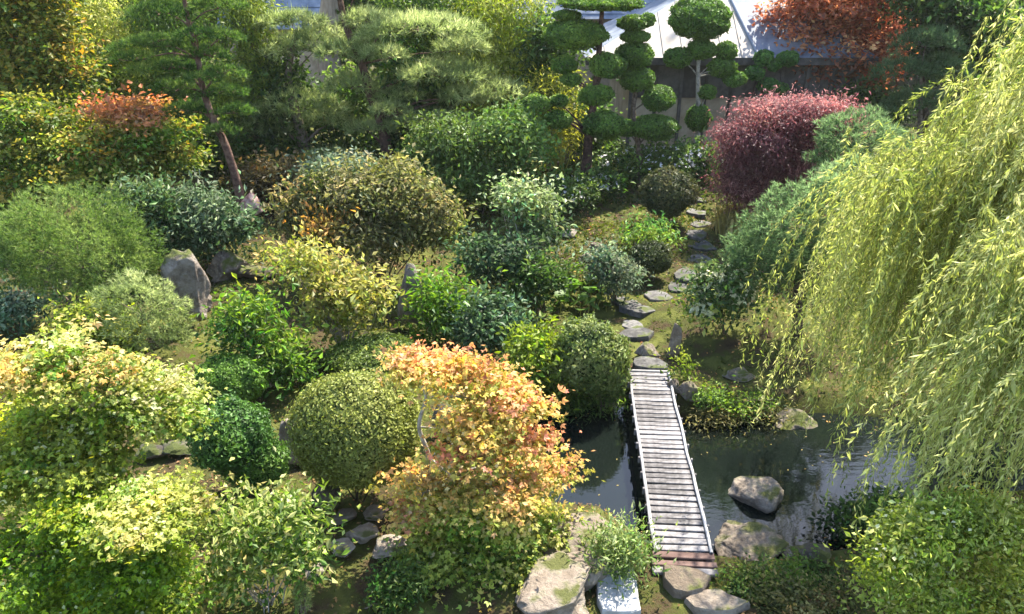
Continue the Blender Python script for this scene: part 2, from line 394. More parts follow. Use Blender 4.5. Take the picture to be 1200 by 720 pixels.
def plant(name, label, cat, base, blobs, style, pal, lpx=6.0, cover=None, kd=.85, mat=None, trunk=None, tr=None, wood='bark', stems=5,
          limbs=True, group=None, flecks=None, far=False, **kw):
    """base: picture point where it meets the ground; blobs (cx, cy, rx, ry[, dY[, palette]]) in picture units at the plant's own distance"""
    SEED[0] += 1; seed = SEED[0]; rng = np.random.default_rng(seed)
    B, t = gp(*base); k = t / F
    root = thing(name, label, cat, B, group)
    fo = MB(); wo = MB(); L = lpx * k; E = []
    for i, b in enumerate(blobs):
        c, r, kk = ell(b, B[1], kd); E.append((c, r)); p = b[5] if len(b) > 5 else pal; s = seed * 31 + i
        a = dict(kw)
        if far: a.update(lobes=1, ratio=.62)
        if cover: a['cover'] = cover
        if style == 'needle': needles(fo, c, r if a.get('dome') else r * [1.05, .9, .66], L, p, rng, s, **a)
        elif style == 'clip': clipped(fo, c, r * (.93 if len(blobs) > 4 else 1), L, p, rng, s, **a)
        elif style == 'maple': broad(fo, c, r if far else r * [1, 1, .74], L, p, rng, s, **{**dict(lobes=3, ratio=.48, layered=.8, inner=.3, up_bias=.25, cover=2.4), **a})
        elif style == 'bamboo': broad(fo, c, r, L, p, rng, s, **{**dict(ratio=.24, droop=.9, inner=.2, clus=14, cover=2.6), **a})
        elif style == 'lace': broad(fo, c, r * [1.08, 1, .74], L, p, rng, s, **{**dict(ratio=.2, droop=1.2, inner=.6, clus=30, layered=.3, cover=3.2), **a})
        else: broad(fo, c, r * (.84 if rx_px(b) > 18 else 1), L, p, rng, s, **a)
        if style in ('broad', 'maple', 'lace') and rx_px(b) > 18:      # lobes of uneven size and tint break the outline
            for q in range(8):
                d = norm(rng.normal(size=3)); d[2] = abs(d[2]) * .9 - .15; d[1] = -abs(d[1]) if q % 2 else d[1]
                o = dict(a); o.update(dict(lobes=1 if far else 3, ratio=.62 if far else .48, layered=.6, inner=.3, up_bias=.25) if style == 'maple' else (dict(ratio=.2, droop=1.2, layered=.3) if style == 'lace' else {})); o['cover'] = 1.3
                pp = np.asarray(p) * np.exp(rng.normal() * .2) * np.exp(rng.normal(size=3) * [.12, .06, .12])
                broad(fo, c + d * r * (.7 + .3 * rng.random()), r * (.22 + .28 * rng.random()), L * (.85 + .35 * rng.random()), pp, rng, s + 1000 * q, **o)
    if flecks:
        fp, fl, fn = flecks
        for c, r in E:
            n = int(fn); P, nr, d = shell(rng, n, c, r * 1.03, .9, seed); g = (d[:, 2] > -.1) & (d[:, 1] < .5)
            leaves(fo, P[g], norm(nr[g] + rng.normal(size=nr[g].shape) * .4 + [0, 0, .4]), fl * k, .8, fp, rng, seed)
    if trunk:                                      # trunk: picture way-points above the base, at the same distance (x, y[, dY])
        pts = [B - [0, 0, .15]] + [at_y(q[0], q[1], B[1] + (q[2] if len(q) > 2 else 0))[0] for q in trunk]
        r0 = (tr or 6) * k; rad = np.linspace(r0, r0 * .35, len(pts)); rad[0] *= 1.25
        tube(wo, pts, rad, 9, 6)
        P = np.array(pts)
        for c, r in E if limbs else ():
            tgt = c - [0, 0, r[2] * .35]
            dd = np.linalg.norm(P - tgt, axis=1) + np.where(P[:, 2] > tgt[2] + .2, 1.5, 0); i = int(np.argmin(dd)); a = P[i]
            limb(wo, a, tgt, rad[i] * .36, .015, rng)
            for q in range(4):
                e = c + norm(rng.normal(size=3)) * r * [.75, .75, .3]; limb(wo, tgt, e, .018, .007, rng)
    else:
        cz = np.mean([c for c, r in E], 0)
        hub = B + np.array([0, 0, .06])
        for c, r in E:
            for q in range(max(2, stems // len(E) + 1)):
                e = c + norm(rng.normal(size=3)) * r * .6; e[2] = max(e[2], c[2] - r[2] * .2, hub[2] + .1)
                limb(wo, hub + rng.normal(size=3) * [.06, .06, .01] - [0, 0, .12], e, max(.012, .8 * k), .006, rng, .05)
    origin = tuple(B)
    if fo.n: fo.build('crown' if trunk else 'foliage', mat or M[{'needle': 'needle', 'clip': 'clip'}.get(style, 'leaf')], root, origin)
    if wo.n: wo.build('trunk' if trunk else 'stem', M[wood], root, origin)
    return root

def grass(name, label, base, rx, ry, pal, n=260, group=None, cat='grass', w=.035):
    SEED[0] += 1; rng = np.random.default_rng(SEED[0]); B, t = gp(*base); k = t / F
    root = tag(thing(name, label, cat, B, group)); mb = MB()
    o = rng.normal(size=(n, 3)) * [rx * k * .3, rx * k * .3, 0]; P = B + o; P[:, 2] = hgt(P[:, 0], P[:, 1]) - .02
    D = norm(np.stack([o[:, 0], o[:, 1], np.full(n, .0)], 1) + rng.normal(size=(n, 3)) * .3); D[:, 2] = 0
    H = (ry * k * 1.5 * (.5 + .6 * rng.random((n, 1)))); S = norm(np.cross(D + 1e-4, [0, 0, 1.])) * H * w
    out = D * rx * k * (.3 + .5 * rng.random((n, 1)))
    m = P + out * .35 + [0, 0, 1.] * H * .75; e = P + out + [0, 0, 1.] * H * (.55 + .4 * rng.random((n, 1)))
    c = colour(P, pal, rng, SEED[0])
    mb.polys(np.stack([P - S, P + S, m + S * .8, m - S * .8], 1), c); mb.polys(np.stack([m - S * .8, m + S * .8, e], 1), c)
    mb.build('blade', M['leaf'], root, tuple(B)); return root

# ------------------------------------------------------------------ rocks
def rock(name, label, cx, cy, rx, ry, mat='rock', base=None, kd=.8, ang=.35, group=None, cat='rock', lift=0.0, cuts=13, seed=None, tilt=0.0, flat=None):
    SEED[0] += 1; sd = seed or SEED[0]; rng = np.random.default_rng(sd)
    B, t = gp(cx, base if base else cy + ry * .75)
    c, r, k = ell((cx, cy, rx, ry), B[1], kd)
    V, Fc = ico(5 if rx > 24 else 4); V = V.copy()
    V *= (1 + .16 * lf(V, 1.5, sd)[:, None] + .04 * lf(V, 4.5, sd + 1)[:, None])
    for q in range(cuts):                          # flat broken faces with crisp edges
        n = norm(rng.normal(size=3) * [1, 1, .9]); d = .5 + .32 * rng.random(); h = V @ n - d
        V = V - np.maximum(h, 0)[:, None] * n * .96
    rg = 1 - np.abs(lf(V, 5.0, sd + 5)); V += norm(V) * (.022 * rg + .014 * lf(V, 13, sd + 2) + .007 * lf(V, 27, sd + 3))[:, None]
    if flat: V[:, 2] = np.where(V[:, 2] > flat, flat + (V[:, 2] - flat) * .12, V[:, 2]) + .12 * V[:, 0]
    V = V / np.abs(V).max(0); lo = V[:, 2] < .1      # the foot flares out so the rock sits in the ground
    fl = np.where(lo, 1 / np.sqrt(np.maximum(1 - np.clip(V[:, 2] - .1, -1, 0) ** 2, .35)), 1); V[:, :2] *= fl[:, None]
    a = ang * rng.normal(); ca, sa_ = math.cos(a), math.sin(a)
    W = V * r; W = np.stack([W[:, 0] * ca - W[:, 2] * sa_ * tilt, W[:, 1], W[:, 2]], 1) if tilt else W
    mb = MB(); mb.mesh(W, Fc, (.3, .3, .3), True)
    o = mb.build(name, M[mat], None, (0, 0, 0), tuple(c + [0, 0, lift]))
    return tag(o, label, cat, group)

def flat_stone(name, label, cx, cy, w, h, mat='step', group=None, thick=.035, z=None, seed=None, square=False, rz=None):
    """irregular flat stone: polygon outline, bevelled top edge, uneven top"""
    SEED[0] += 1; rng = np.random.default_rng(seed or SEED[0]); B, t = gp(cx, cy); k = t / F
    rx = w * .5 * k; dirz = (CAMZ - B[2]) / math.hypot(B[0], B[1], CAMZ - B[2]); ry = h * .5 * k / max(.25, dirz)
    n = 16 if square else 8; a = (np.arange(n) + (0 if square else rng.uniform(-.28, .28, n))) * 2 * math.pi / n
    if square:
        q = 1 / np.maximum(np.abs(np.cos(a + .1)), np.abs(np.sin(a + .1))) * .95; q = np.minimum(q, 1.32) * (1 + .03 * rng.normal(size=n))
    else: q = 1 + .12 * np.sin(2 * a + rng.uniform(0, 6)) + .1 * np.sin(3 * a + rng.uniform(0, 6)) + .09 * rng.normal(size=n)
    ring = np.stack([np.cos(a) * rx * q, np.sin(a) * ry * q], 1)
    rings = [(1.0, -.12), (1.02, thick * .5), (1.0, thick * .85), (.965, thick), (.55, thick * 1.04), (.2, thick * 1.06)]
    V = []
    for f, zz in rings:
        V += [[p[0] * f, p[1] * f, zz + rng.normal() * .006] for p in ring]
    V.append([0, 0, thick * 1.05]); V = np.array(V); mb = MB(); Fc = []
    for i in range(len(rings) - 1):
        for j in range(n): Fc.append([i * n + j, i * n + (j + 1) % n, (i + 1) * n + (j + 1) % n, (i + 1) * n + j])
    mb.mesh(V, Fc, (.3, .3, .3), False); l = (len(rings) - 1) * n
    mb2 = [[l + j, l + (j + 1) % n, len(V) - 1] for j in range(n)]
    mb.L.append(np.array(mb2).reshape(-1)); mb.S.append(np.full(n, 3)); mb.Cc.append(np.full((n, 3), .3)); mb.sm.append(np.full(n, True))
    o = mb.build(name, M[mat], None, (0, 0, 0), (B[0], B[1], (B[2] if z is None else z)))
    o.rotation_euler = (rng.normal() * .03, rng.normal() * .03, rng.normal() * .15 if rz is None else rz)
    return tag(o, label, 'stone', group)

# ------------------------------------------------------------------ boxes
def box_mesh(name, sx, sy, sz, bev=.008, seg=1):
    b = bmesh.new(); bmesh.ops.create_cube(b, size=1)
    for v in b.verts: v.co = (v.co.x * sx, v.co.y * sy, v.co.z * sz)
    if bev: bmesh.ops.bevel(b, geom=b.edges[:], offset=bev, segments=seg, affect='EDGES')
    me = bpy.data.meshes.new(name); b.to_mesh(me); b.free(); return me

# ================================================================== the bridge
def bridge():
    A = np.array([2.62, 8.95]); Bv = np.array([3.0, 14.8]); dv = Bv - A; Ln = float(np.hypot(*dv)); rz = math.atan2(-dv[0], dv[1]); W = .92; zt = .56
    root = thing('footbridge', 'narrow weathered wooden footbridge of cross planks spanning the pond', 'bridge', (A[0], A[1], zt), rz=rz)
    rng = np.random.default_rng(5)
    PEG = box_mesh('peg', .035, .05, .13, .006); n = 37; pitch = (Ln - .3) / n
    pm = [box_mesh('plank', W - .09 + .02 * math.sin(q * 5), .118 + .008 * math.sin(q * 3), .035, .006) for q in range(5)]
    for i, m in enumerate(pm):                     # slight warp
        for v in m.vertices: v.co.z += .006 * math.sin(v.co.x * 4 + i * 2)
    for i in range(n):
        link('plank', pm[(i * 3) % 5], M['plank'], root, (rng.normal() * .006, .25 + (i + .5) * pitch, rng.normal() * .005), (rng.normal() * .03, rng.normal() * .01, rng.normal() * .012))
    for s in (-1, 1):
        rl = MB(); yy = np.linspace(.2, Ln, 12); tube(rl, np.stack([s * (W / 2 - .03) + rng.normal(size=12) * .006, yy, .045 + rng.normal(size=12) * .006], 1), .028 + rng.normal(size=12) * .002, 8, 3)
        rl.build('rail', M['rail'], root)
        for q in range(13): link('peg', PEG, M['plank'], root, (s * (W / 2 + .012), .35 + q * (Ln - .5) / 12, .01))
        link('stringer', box_mesh('stringer', .09, Ln - .1, .16, .01), M['beam'], root, (s * (W / 2 - .08), Ln / 2 + .02, -.105))
    link('end_board', box_mesh('end_board', W + .02, .13, .04, .008), M['redplank'], root, (0, .16, .0))
    link('end_board', box_mesh('end_board', W + .06, .11, .05, .008), M['redplank'], root, (0, .03, -.05))
    link('end_board', box_mesh('end_board', W + .07, .13, .06, .01), M['plank'], root, (0, -.09, -.085))
    link('cross_bar', box_mesh('cross_bar', W + .02, .06, .06, .01), M['rail'], root, (0, Ln - .02, .03))
    for y in (.35, Ln - .35):
        link('sill_beam', box_mesh('sill_beam', W + .1, .16, .2, .01), M['beam'], root, (0, y, -.29))
    for y in (Ln * .33, Ln * .66):
        for s in (-1, 1):
            link('pile', box_mesh('pile', .1, .1, 1.0, .01), M['beam'], root, (s * .3, y, -.69))
bridge()

# ================================================================== the house behind the garden
def house():
    Y0 = 31.6; zg = 1.47
    xa = at_y(742, 60, Y0)[0][0]; xb = at_y(1010, 60, Y0)[0][0]; ze = at_y(800, 66, Y0)[0][2]; Wd = xb - xa; xc = (xa + xb) / 2
    root = thing('garden_house', 'low house with pale metal roof and dark timber wall behind the topiary', 'house', (xc, Y0, zg))
    D = 7.0
    link('wall', box_mesh('wall', Wd, D, ze - zg, 0), M['plaster'], root, (0, D / 2 + .05, (ze - zg) / 2))
    hw = ze - zg; n = int(Wd / .9); p = Wd / n
    up = box_mesh('timber_panel', p - .05, .05, hw * .40, .006); lo = box_mesh('wall_panel', p - .14, .05, hw * .5, .006); po = box_mesh('post', .12, .12, hw - .05, .008)
    for i in range(n):
        x = -Wd / 2 + (i + .5) * p
        link('timber_panel', up, M['timber'], root, (x, .02, hw * .78)); link('wall_panel', lo, M['plaster'], root, (x, .022, hw * .31))
    for i in range(n + 1): link('post', po, M['timber'], root, (-Wd / 2 + i * p, -.01, hw / 2))
    link('base_course', box_mesh('base_course', Wd + .1, .2, .3, .02), M['concrete'], root, (0, -.02, .1))
    # hipped roof: pale metal front face, blue grey side faces
    ov = .5; zr = hw + 2.9
    a = np.array([[-Wd / 2 - 1.9, -ov, hw], [Wd / 2 + ov, -ov, hw], [Wd / 2 + ov, D + ov, hw], [-Wd / 2 - 1.9, D + ov, hw], [-.6, D / 2, zr], [.6, D / 2, zr]])
    xe = at_y(886, 58, Y0)[0][0] - xc; E = np.array([xe, -ov, hw])
    rf = MB(); rf.polys(np.stack([a[0], E, a[4]])[None], (.6, .6, .6)); ro = rf.build('roof', M['zinc'], root)
    s = MB(); s.polys(np.stack([E, a[1], a[5], a[4]])[None], (.1, .1, .1)); s.build('roof_face', M['slate'], root)
    for q in ([1, 2, 5, 5], [0, 4, 3, 3], [2, 3, 4, 5]):
        s = MB(); s.polys(a[q[:3] if q[2] == q[3] else q][None], (.1, .1, .1)); s.build('roof_face', M['slate'], root)
    link('fascia', box_mesh('fascia', Wd + 1.9 + ov, .08, .28, .01), M['timber'], root, (-(1.9 - ov) / 2, -ov + .05, hw - .15))
    for i in range(1, 15):                         # standing seams on the pale face
        f = i / 15; p0 = a[0] * (1 - f) + a[1] * f; x = p0[0]
        if x > xe - .2: break
        g = min(1, (x - a[0][0]) / (a[4][0] - a[0][0]) if x < a[4][0] else (xe - x) / (xe - a[4][0]))
        p1 = p0 + np.array([0, a[4][1] - a[0][1], a[4][2] - a[0][2]]) * g
        t = MB(); tube(t, [p0 + [0, -.01, .02], p1 + [0, 0, .02]], [.016, .016], 5, 1); t.build('roof_seam', M['zinc'], ro)
    s = MB(); tube(s, [E + [0, 0, .03], a[4] + [0, 0, .03]], [.08, .08], 6, 1); s.build('hip_cap', M['slate'], ro)
house()

def far_house(label, px0, px1, Y, zeave, zridge, mat):
    xa = at_y(px0, 0, Y)[0][0]; xb = at_y(px1, 0, Y)[0][0]; W = xb - xa; zg = 1.45
    root = thing('far_house', label, 'house', ((xa + xb) / 2, Y, zg)); D = 6.0
    link('wall', box_mesh('wall', W - .6, D - .6, zeave - zg, 0), M['plaster'], root, (0, D / 2, (zeave - zg) / 2))
    a = np.array([[-W / 2, -.3, zeave - zg], [W / 2, -.3, zeave - zg], [W / 2, D / 2, zridge - zg], [-W / 2, D / 2, zridge - zg], [W / 2, D + .3, zeave - zg], [-W / 2, D + .3, zeave - zg]])
    r = MB(); r.mesh(a, [[0, 1, 2, 3], [3, 2, 4, 5]], (.1, .1, .1), False); ro = r.build('roof', M[mat], root)
    for i in range(8):
        f = (i + .5) / 8; t = MB(); p0 = a[0] * (1 - f) + a[3] * f; p1 = a[1] * (1 - f) + a[2] * f
        tube(t, [p0 + [0, -.01, .015], p1 + [0, -.01, .015]], [.025, .025], 5, 1); t.build('tile_course', M[mat], ro)
    for q in ([0, 3, 5], [1, 4, 2]):
        g = MB(); g.polys((a * [.98, 1, 1] + [0, 0, -.05])[q][None], (.3, .3, .3)); g.build('gable', M['plaster'], root)
far_house('blue grey roofed house rising behind the clipped cloud trees', 600, 790, 41.0, 6.0, 9.6, 'slate')
far_house('blue grey roofed house glimpsed above the spreading pine', 250, 370, 40.0, 5.6, 8.6, 'slate')

# ================================================================== trees and shrubs, back row
plant('maple_tree', 'tall maple turning yellow and orange above the green layered maple', 'tree', (15, 232),
      [(12, 30, 62, 38), (50, 62, 45, 34), (8, 85, 48, 38, -.4), (70, 95, 30, 26, -.3), (20, -20, 80, 40)], 'maple', A_YELLOW, 6, trunk=[(14, 180), (18, 110), (20, 40)], tr=5, far=True)
plant('maple_tree', 'spreading green layered maple with one rust orange spray', 'tree', (105, 262),
      [(40, 140, 58, 26), (105, 165, 66, 22), (25, 185, 52, 28, -.5), (185, 158, 45, 17), (150, 131, 44, 13, -.3, A_RUST), (196, 186, 42, 18), (95, 205, 60, 18, -.8), (135, 192, 35, 14, -.6, A_TURN), (20, 225, 45, 18, -.8)],
      'maple', A_TURN[:1] + [(.10, .15, .02), (.22, .23, .04), (.34, .27, .05)], 5.5, trunk=[(108, 235), (112, 200), (104, 170)], tr=4.5, up_bias=.15, far=True)
plant('pine_tree', 'slim dark green pine with a curved bare reddish trunk', 'tree', (288, 262),
      [(185, 14, 35, 13), (255, 6, 32, 11), (178, 50, 40, 13), (195, 78, 38, 11), (246, 62, 22, 11), (257, 42, 26, 10), (205, 103, 28, 12), (158, 68, 28, 11), (262, 84, 24, 12), (266, 108, 24, 11), (220, 128, 28, 11), (276, 130, 22, 10), (215, -20, 45, 16), (236, 92, 20, 9, -.7), (228, 40, 22, 9, -.7), (258, 152, 20, 8, -.6)],
      'needle', P_PINEDARK, 6, trunk=[(278, 215), (264, 170), (250, 140), (239, 108), (232, 70), (222, 30), (212, -20)], tr=5.5, wood='redbark', kd=.75)
plant('pine_tree', 'spreading light green pine with layered pads on a red trunk', 'tree', (455, 212),
      [(490, 30, 64, 21), (435, 22, 36, 15), (520, 84, 56, 20), (585, 106, 36, 16), (505, 139, 46, 13), (468, 112, 28, 12), (412, 98, 34, 18), (420, -32, 80, 24), (540, 55, 30, 12), (388, 186, 36, 13, -.6), (430, 150, 24, 10), (545, 112, 36, 13), (448, 62, 30, 12, -.9), (455, 128, 24, 9, -.8), (400, 60, 34, 14, -.5)],
      'needle', P_PINE, 8.5, w=.085, upness=.3, trunk=[(453, 175), (446, 140), (434, 110), (424, 75), (404, 25), (392, -40)], tr=7.5, wood='redbark')
plant('pine_tree', 'smaller light green pine with drooping pads on a dark trunk', 'tree', (360, 208),
      [(352, 122, 54, 26), (312, 146, 36, 18), (366, 52, 48, 26), (342, 24, 44, 13), (385, 140, 32, 17), (300, 120, 20, 14)],
      'needle', P_PINE, 8.5, w=.085, upness=.3, trunk=[(356, 170), (346, 130), (338, 90), (345, 45)], tr=8)
for i, (bx, blobs, lab) in enumerate([
        (120, [(110, 35, 46, 55), (140, 85, 40, 38), (105, 100, 30, 30)], 'feathery pale green tree between the yellow maple and the dark pine'),
        (305, [(292, 40, 26, 60), (285, 105, 30, 40), (275, 0, 30, 40)], 'feathery lime tree filling the gap behind the dark pine'),
        (215, [(200, 30, 45, 60), (225, 110, 40, 35), (180, 118, 40, 34)], 'fine leaved green tree directly behind the dark pine')]):
    plant('broadleaf_tree', lab, 'tree', (bx, 203 - i * 2), blobs, 'bamboo', [G_PALE, G_LIME, G_MID][i], 6, trunk=[(bx - 6, 150), (bx - 10, 80), (bx - 8, 20)], tr=3.5)
plant('topiary_pine', 'small dark clipped ball on a pale trunk among the yellow maple', 'topiary', (72, 208), [(63, 52, 22, 15), (58, 30, 10, 8)], 'clip', G_KELLY, 4, trunk=[(72, 110), (68, 60)], tr=3.5, wood='palebark')
plant('bamboo', 'pale feathery bamboo column beside the spreading pine', 'bamboo', (562, 196), [(560, 20, 30, 40), (558, 75, 34, 40), (565, 130, 30, 30)], 'bamboo', G_PALE, 6, stems=9)
plant('bamboo', 'pale feathery bamboo column beside the cloud pruned tree', 'bamboo', (612, 194), [(612, 15, 28, 42), (610, 70, 30, 40), (612, 120, 28, 28)], 'bamboo', G_PALE, 6, stems=9)
plant('bamboo', 'yellow green bamboo rising behind the pine pads', 'bamboo', (515, 192), [(512, 8, 30, 30), (500, 60, 25, 40), (470, 10, 30, 30)], 'bamboo', G_MID, 6, stems=9)
plant('camellia_bush', 'large dark green evergreen bush below the spreading pine', 'bush', (565, 250), [(530, 168, 45, 32), (595, 165, 45, 36), (560, 205, 60, 30), (505, 190, 35, 28)], 'broad', G_DARK[1:] + [(.09, .15, .03)], 5.5, mat=M['gloss'])
plant('bamboo', 'golden yellow shrub of upright canes beside the cloud pruned tree', 'shrub', (655, 212), [(652, 102, 28, 16), (638, 145, 14, 20), (668, 148, 16, 22), (652, 170, 18, 14)], 'bamboo', A_GOLD, 5.5, wood='yellowbark', stems=16, cover=1.5)
# cloud pruned trees
plant('cloud_pruned_tree', 'tallest cloud pruned tree with wide clipped pads and a bare reddish trunk', 'topiary', (684, 226),
      [(704, 3, 52, 10), (675, 41, 39, 17), (664, 18, 17, 6), (708, 147, 27, 17), (698, 111, 22, 13), (712, 77, 22, 15), (661, 76, 17, 10), (669, 93, 13, 8), (654, 140, 18, 11), (627, 122, 18, 11), (655, 118, 12, 7)],
      'clip', G_KELLY, 3.6, trunk=[(688, 185), (690, 160), (697, 110), (702, 60), (706, 5)], tr=6.5, wood='redbark', kd=.9)
plant('cloud_pruned_tree', 'cloud pruned tree with round pads stepping down to the right', 'topiary', (752, 216),
      [(743, 27, 20, 9), (758, 24, 10, 8), (744, 43, 18, 7), (743, 64, 23, 15), (747, 92, 21, 15), (772, 116, 20, 16), (768, 149, 30, 15), (735, 150, 16, 10)],
      'clip', G_KELLY[:2] + [(.09, .15, .03)], 3.6, trunk=[(748, 170), (742, 130), (748, 90), (744, 30)], tr=4, kd=.9)
plant('cloud_pruned_tree', 'cloud pruned tree topped by one big round ball', 'topiary', (814, 198),
      [(819, 22, 38, 25), (851, 60, 14, 11), (845, 79, 17, 12), (861, 93, 14, 9), (794, 68, 18, 12), (822, 58, 18, 12), (818, 138, 15, 17), (828, 108, 12, 8)],
      'clip', G_KELLY[:2] + [(.08, .16, .03)], 3.6, trunk=[(818, 140), (818, 90), (819, 30)], tr=4, wood='palebark', kd=.9)
plant('cloud_pruned_tree', 'small cloud pruned tree with bright green tufts against the wall', 'topiary', (893, 185),
      [(895, 68, 12, 9), (923, 69, 14, 9), (884, 86, 13, 9), (907, 77, 9, 7), (900, 100, 13, 9), (913, 104, 11, 7), (893, 130, 14, 16)],
      'clip', [(.03, .08, .015), (.06, .14, .025), (.12, .22, .035)], 3.6, trunk=[(895, 140), (893, 100), (900, 75)], tr=3)
plant('maple_tree', 'red and orange maple in front of the timber wall', 'tree', (986, 172),
      [(938, 14, 40, 16), (1000, 8, 60, 15), (958, 38, 40, 13), (1022, 34, 40, 13), (985, 62, 54, 16), (1035, 60, 30, 13), (962, 88, 20, 6), (985, -20, 75, 20), (930, 55, 26, 8), (1020, 82, 30, 10), (1000, 102, 28, 9), (945, 76, 28, 9)],
      'maple', A_RED, 5.5, trunk=[(986, 120), (985, 80), (980, 30)], tr=4, cover=1.35, far=True)
plant('laceleaf_maple', 'domed purple red laceleaf maple beside the stepping stone path', 'tree', (918, 268),
      [(930, 134, 54, 17), (897, 158, 44, 17), (968, 152, 30, 15), (878, 186, 36, 18), (925, 188, 44, 22), (898, 222, 44, 24), (866, 212, 20, 24)], 'lace', A_PURPLE, 5, trunk=[(917, 235), (914, 200), (918, 170)], tr=6, kd=.8)
plant('conifer', 'soft green conifer mound leaning out below the purple maple', 'tree', (935, 392), [(920, 280, 56, 55), (895, 308, 42, 36), (965, 240, 45, 40), (950, 310, 45, 40), (990, 215, 36, 30, .8)], 'needle', P_PINEBLUE, 7, dome=True, trunk=[(935, 360), (932, 320), (928, 280)], tr=6, upness=.2, cover=3.6)
plant('conifer', 'soft green conifer mound rising behind the purple maple', 'tree', (1008, 305), [(1005, 160, 46, 32), (985, 190, 36, 20), (1030, 195, 42, 32)], 'needle', P_PINEBLUE, 6.5, dome=True, trunk=[(1008, 260), (1006, 200)], tr=5, upness=.2, cover=3.6)
plant('pine_tree', 'blue green pine between the red maple and the willow', 'tree', (1078, 200), [(1086, 48, 38, 22), (1060, 82, 34, 22), (1110, 80, 34, 24), (1075, 120, 40, 24)], 'needle', P_PINEBLUE, 6, trunk=[(1078, 150), (1080, 80)], tr=4)
plant('evergreen_bush', 'low dark green bush under the red maple', 'bush', (1015, 182), [(1012, 118, 32, 16), (985, 135, 24, 14), (1045, 130, 26, 16)], 'broad', G_DARK, 5, mat=M['gloss'])
for bx, blobs, lab in [(1150, [(1130, 15, 60, 30), (1180, 70, 60, 45), (1110, 60, 40, 40), (1200, 140, 60, 50)], 'dark evergreen tree in the shade behind the willow'),
                       (1085, [(1085, 5, 34, 20), (1080, -25, 40, 20)], 'dark evergreen tree behind the red maple')]:
    plant('broadleaf_tree', lab, 'tree', (bx, 186), blobs, 'broad', G_DARK, 6.5, trunk=[(bx, 130), (bx - 5, 60)], tr=5)
belt = []
for i in range(15):                                # tree belt beyond the garden, heightened to darken the pond's reflection: three shapes, copied
    Y = 50 + 4 * ((i * 7) % 5) / 4; x = at_y(-60 + i * 95, 0, Y)[0][0]; rng = np.random.default_rng(900 + i)
    root = thing('broadleaf_tree', 'green tree beyond the garden houses, made tall to darken the pond reflection', 'tree', (x, Y, 1.45), 'trees beyond the garden', rz=rng.uniform(0, 6.28))
    if i < 3:
        fo = MB(); wo = MB(); z = 22.5 + rng.random() * 4
        tube(wo, [[0, 0, -.3], [.3, 0, z * .5], [0, 0, z]], [.35, .25, .1], 8)
        for q in range(15):
            c = np.array([0, 0, 3 + (z - 3) * q / 14]) + rng.normal(size=3) * [1.3, 1.0, .3]; limb(wo, np.array([0, 0, c[2] - 1]), c, .1, .03, rng)
            broad(fo, c, np.array([3.5, 3.0, 2.2]) * (1.2 - .03 * q), .46, [G_MID, G_OLIVE, G_BRIGHT][i], rng, 5000 + i * 19 + q, cover=2.0)
        belt.append((fo.build('crown', M['leaf'], root), wo.build('trunk', M['bark'], root)))
    else:
        for o in belt[(i * 2 + i // 3) % 3]:
            c = o.copy(); C.objects.link(c); c.parent = root
    if i in (8, 9): root.scale = (.8, .8, .5 if i == 9 else .75)  # lower here so the pond mirrors sky beside the bridge
for i, (px, blobs, pal, lab) in enumerate([
        (30, [(20, 120, 60, 50), (40, 180, 50, 40)], G_MID, 'green bush filling the space behind the layered maple'),
        (140, [(150, 165, 50, 24), (120, 180, 50, 30), (180, 180, 40, 30)], G_DARK, 'dark green bush in the shade behind the layered maple'),
        (250, [(250, 162, 45, 24), (235, 190, 40, 22)], G_MID, 'green bush behind the curved reddish pine trunk'),
        (320, [(325, 95, 34, 30), (320, 140, 30, 24), (300, 165, 40, 24), (345, 175, 36, 18)], G_DARK, 'dark green bush between the two pine trunks'),
        (410, [(410, 110, 30, 24), (400, 140, 40, 34), (430, 178, 36, 16)], G_MID, 'green bush close behind the spreading pine trunk'),
        (480, [(490, 110, 45, 50), (480, 165, 40, 26)], G_MID, 'tall green bush under the right hand pine pads'),
        (645, [(640, 60, 34, 40), (640, 130, 34, 40), (690, 150, 30, 34)], G_DARK, 'dark bush in the shade behind the golden canes')]):
    plant('evergreen_bush', lab, 'bush', (px, 200 - i % 3), blobs, 'broad', pal, 6, stems=8)
plant('leafy_undergrowth', 'low brown green undergrowth beneath the pines', 'undergrowth', (325, 238), [(320, 205, 45, 14), (345, 225, 40, 10), (300, 222, 26, 10)], 'broad', [(.03, .03, .012), (.06, .055, .02), (.11, .08, .03)], 6)

for (tx, ty, tz, lab) in [(15.2, 20.5, 11.0, 'added tall dark evergreen hidden behind the top of the willow, blocking pond reflection'), (17.5, 17.0, 11.0, 'added tall dark evergreen close beside the willow, blocking pond reflection')]:  # hidden trees added to block sky reflection in the right of the pond
    rng = np.random.default_rng(int(tx * 10)); B = np.array([tx, ty, float(hgt(tx, ty))]); fo = MB(); wo = MB()
    root = thing('added_evergreen_tree', lab, 'tree', B); tube(wo, [B - [0, 0, .2], B + [.1, 0, tz * .5], B + [0, .1, tz - .8]], [.3, .2, .06], 9)
    for q in range(11):
        c = np.array([tx, ty, 2.2 + (tz - 3) * q / 10]) + rng.normal(size=3) * [.5, .5, .2]; limb(wo, np.array([tx, ty, c[2] - .5]), c, .06, .02, rng)
        broad(fo, c, np.array([2.1, 2.1, 1.2]) * (1.1 - .06 * q), .26, G_DARK, rng, 7000 + q + int(tx), cover=2.4)
    fo.build('crown', M['leaf'], root, tuple(B)); wo.build('trunk', M['bark'], root, tuple(B))

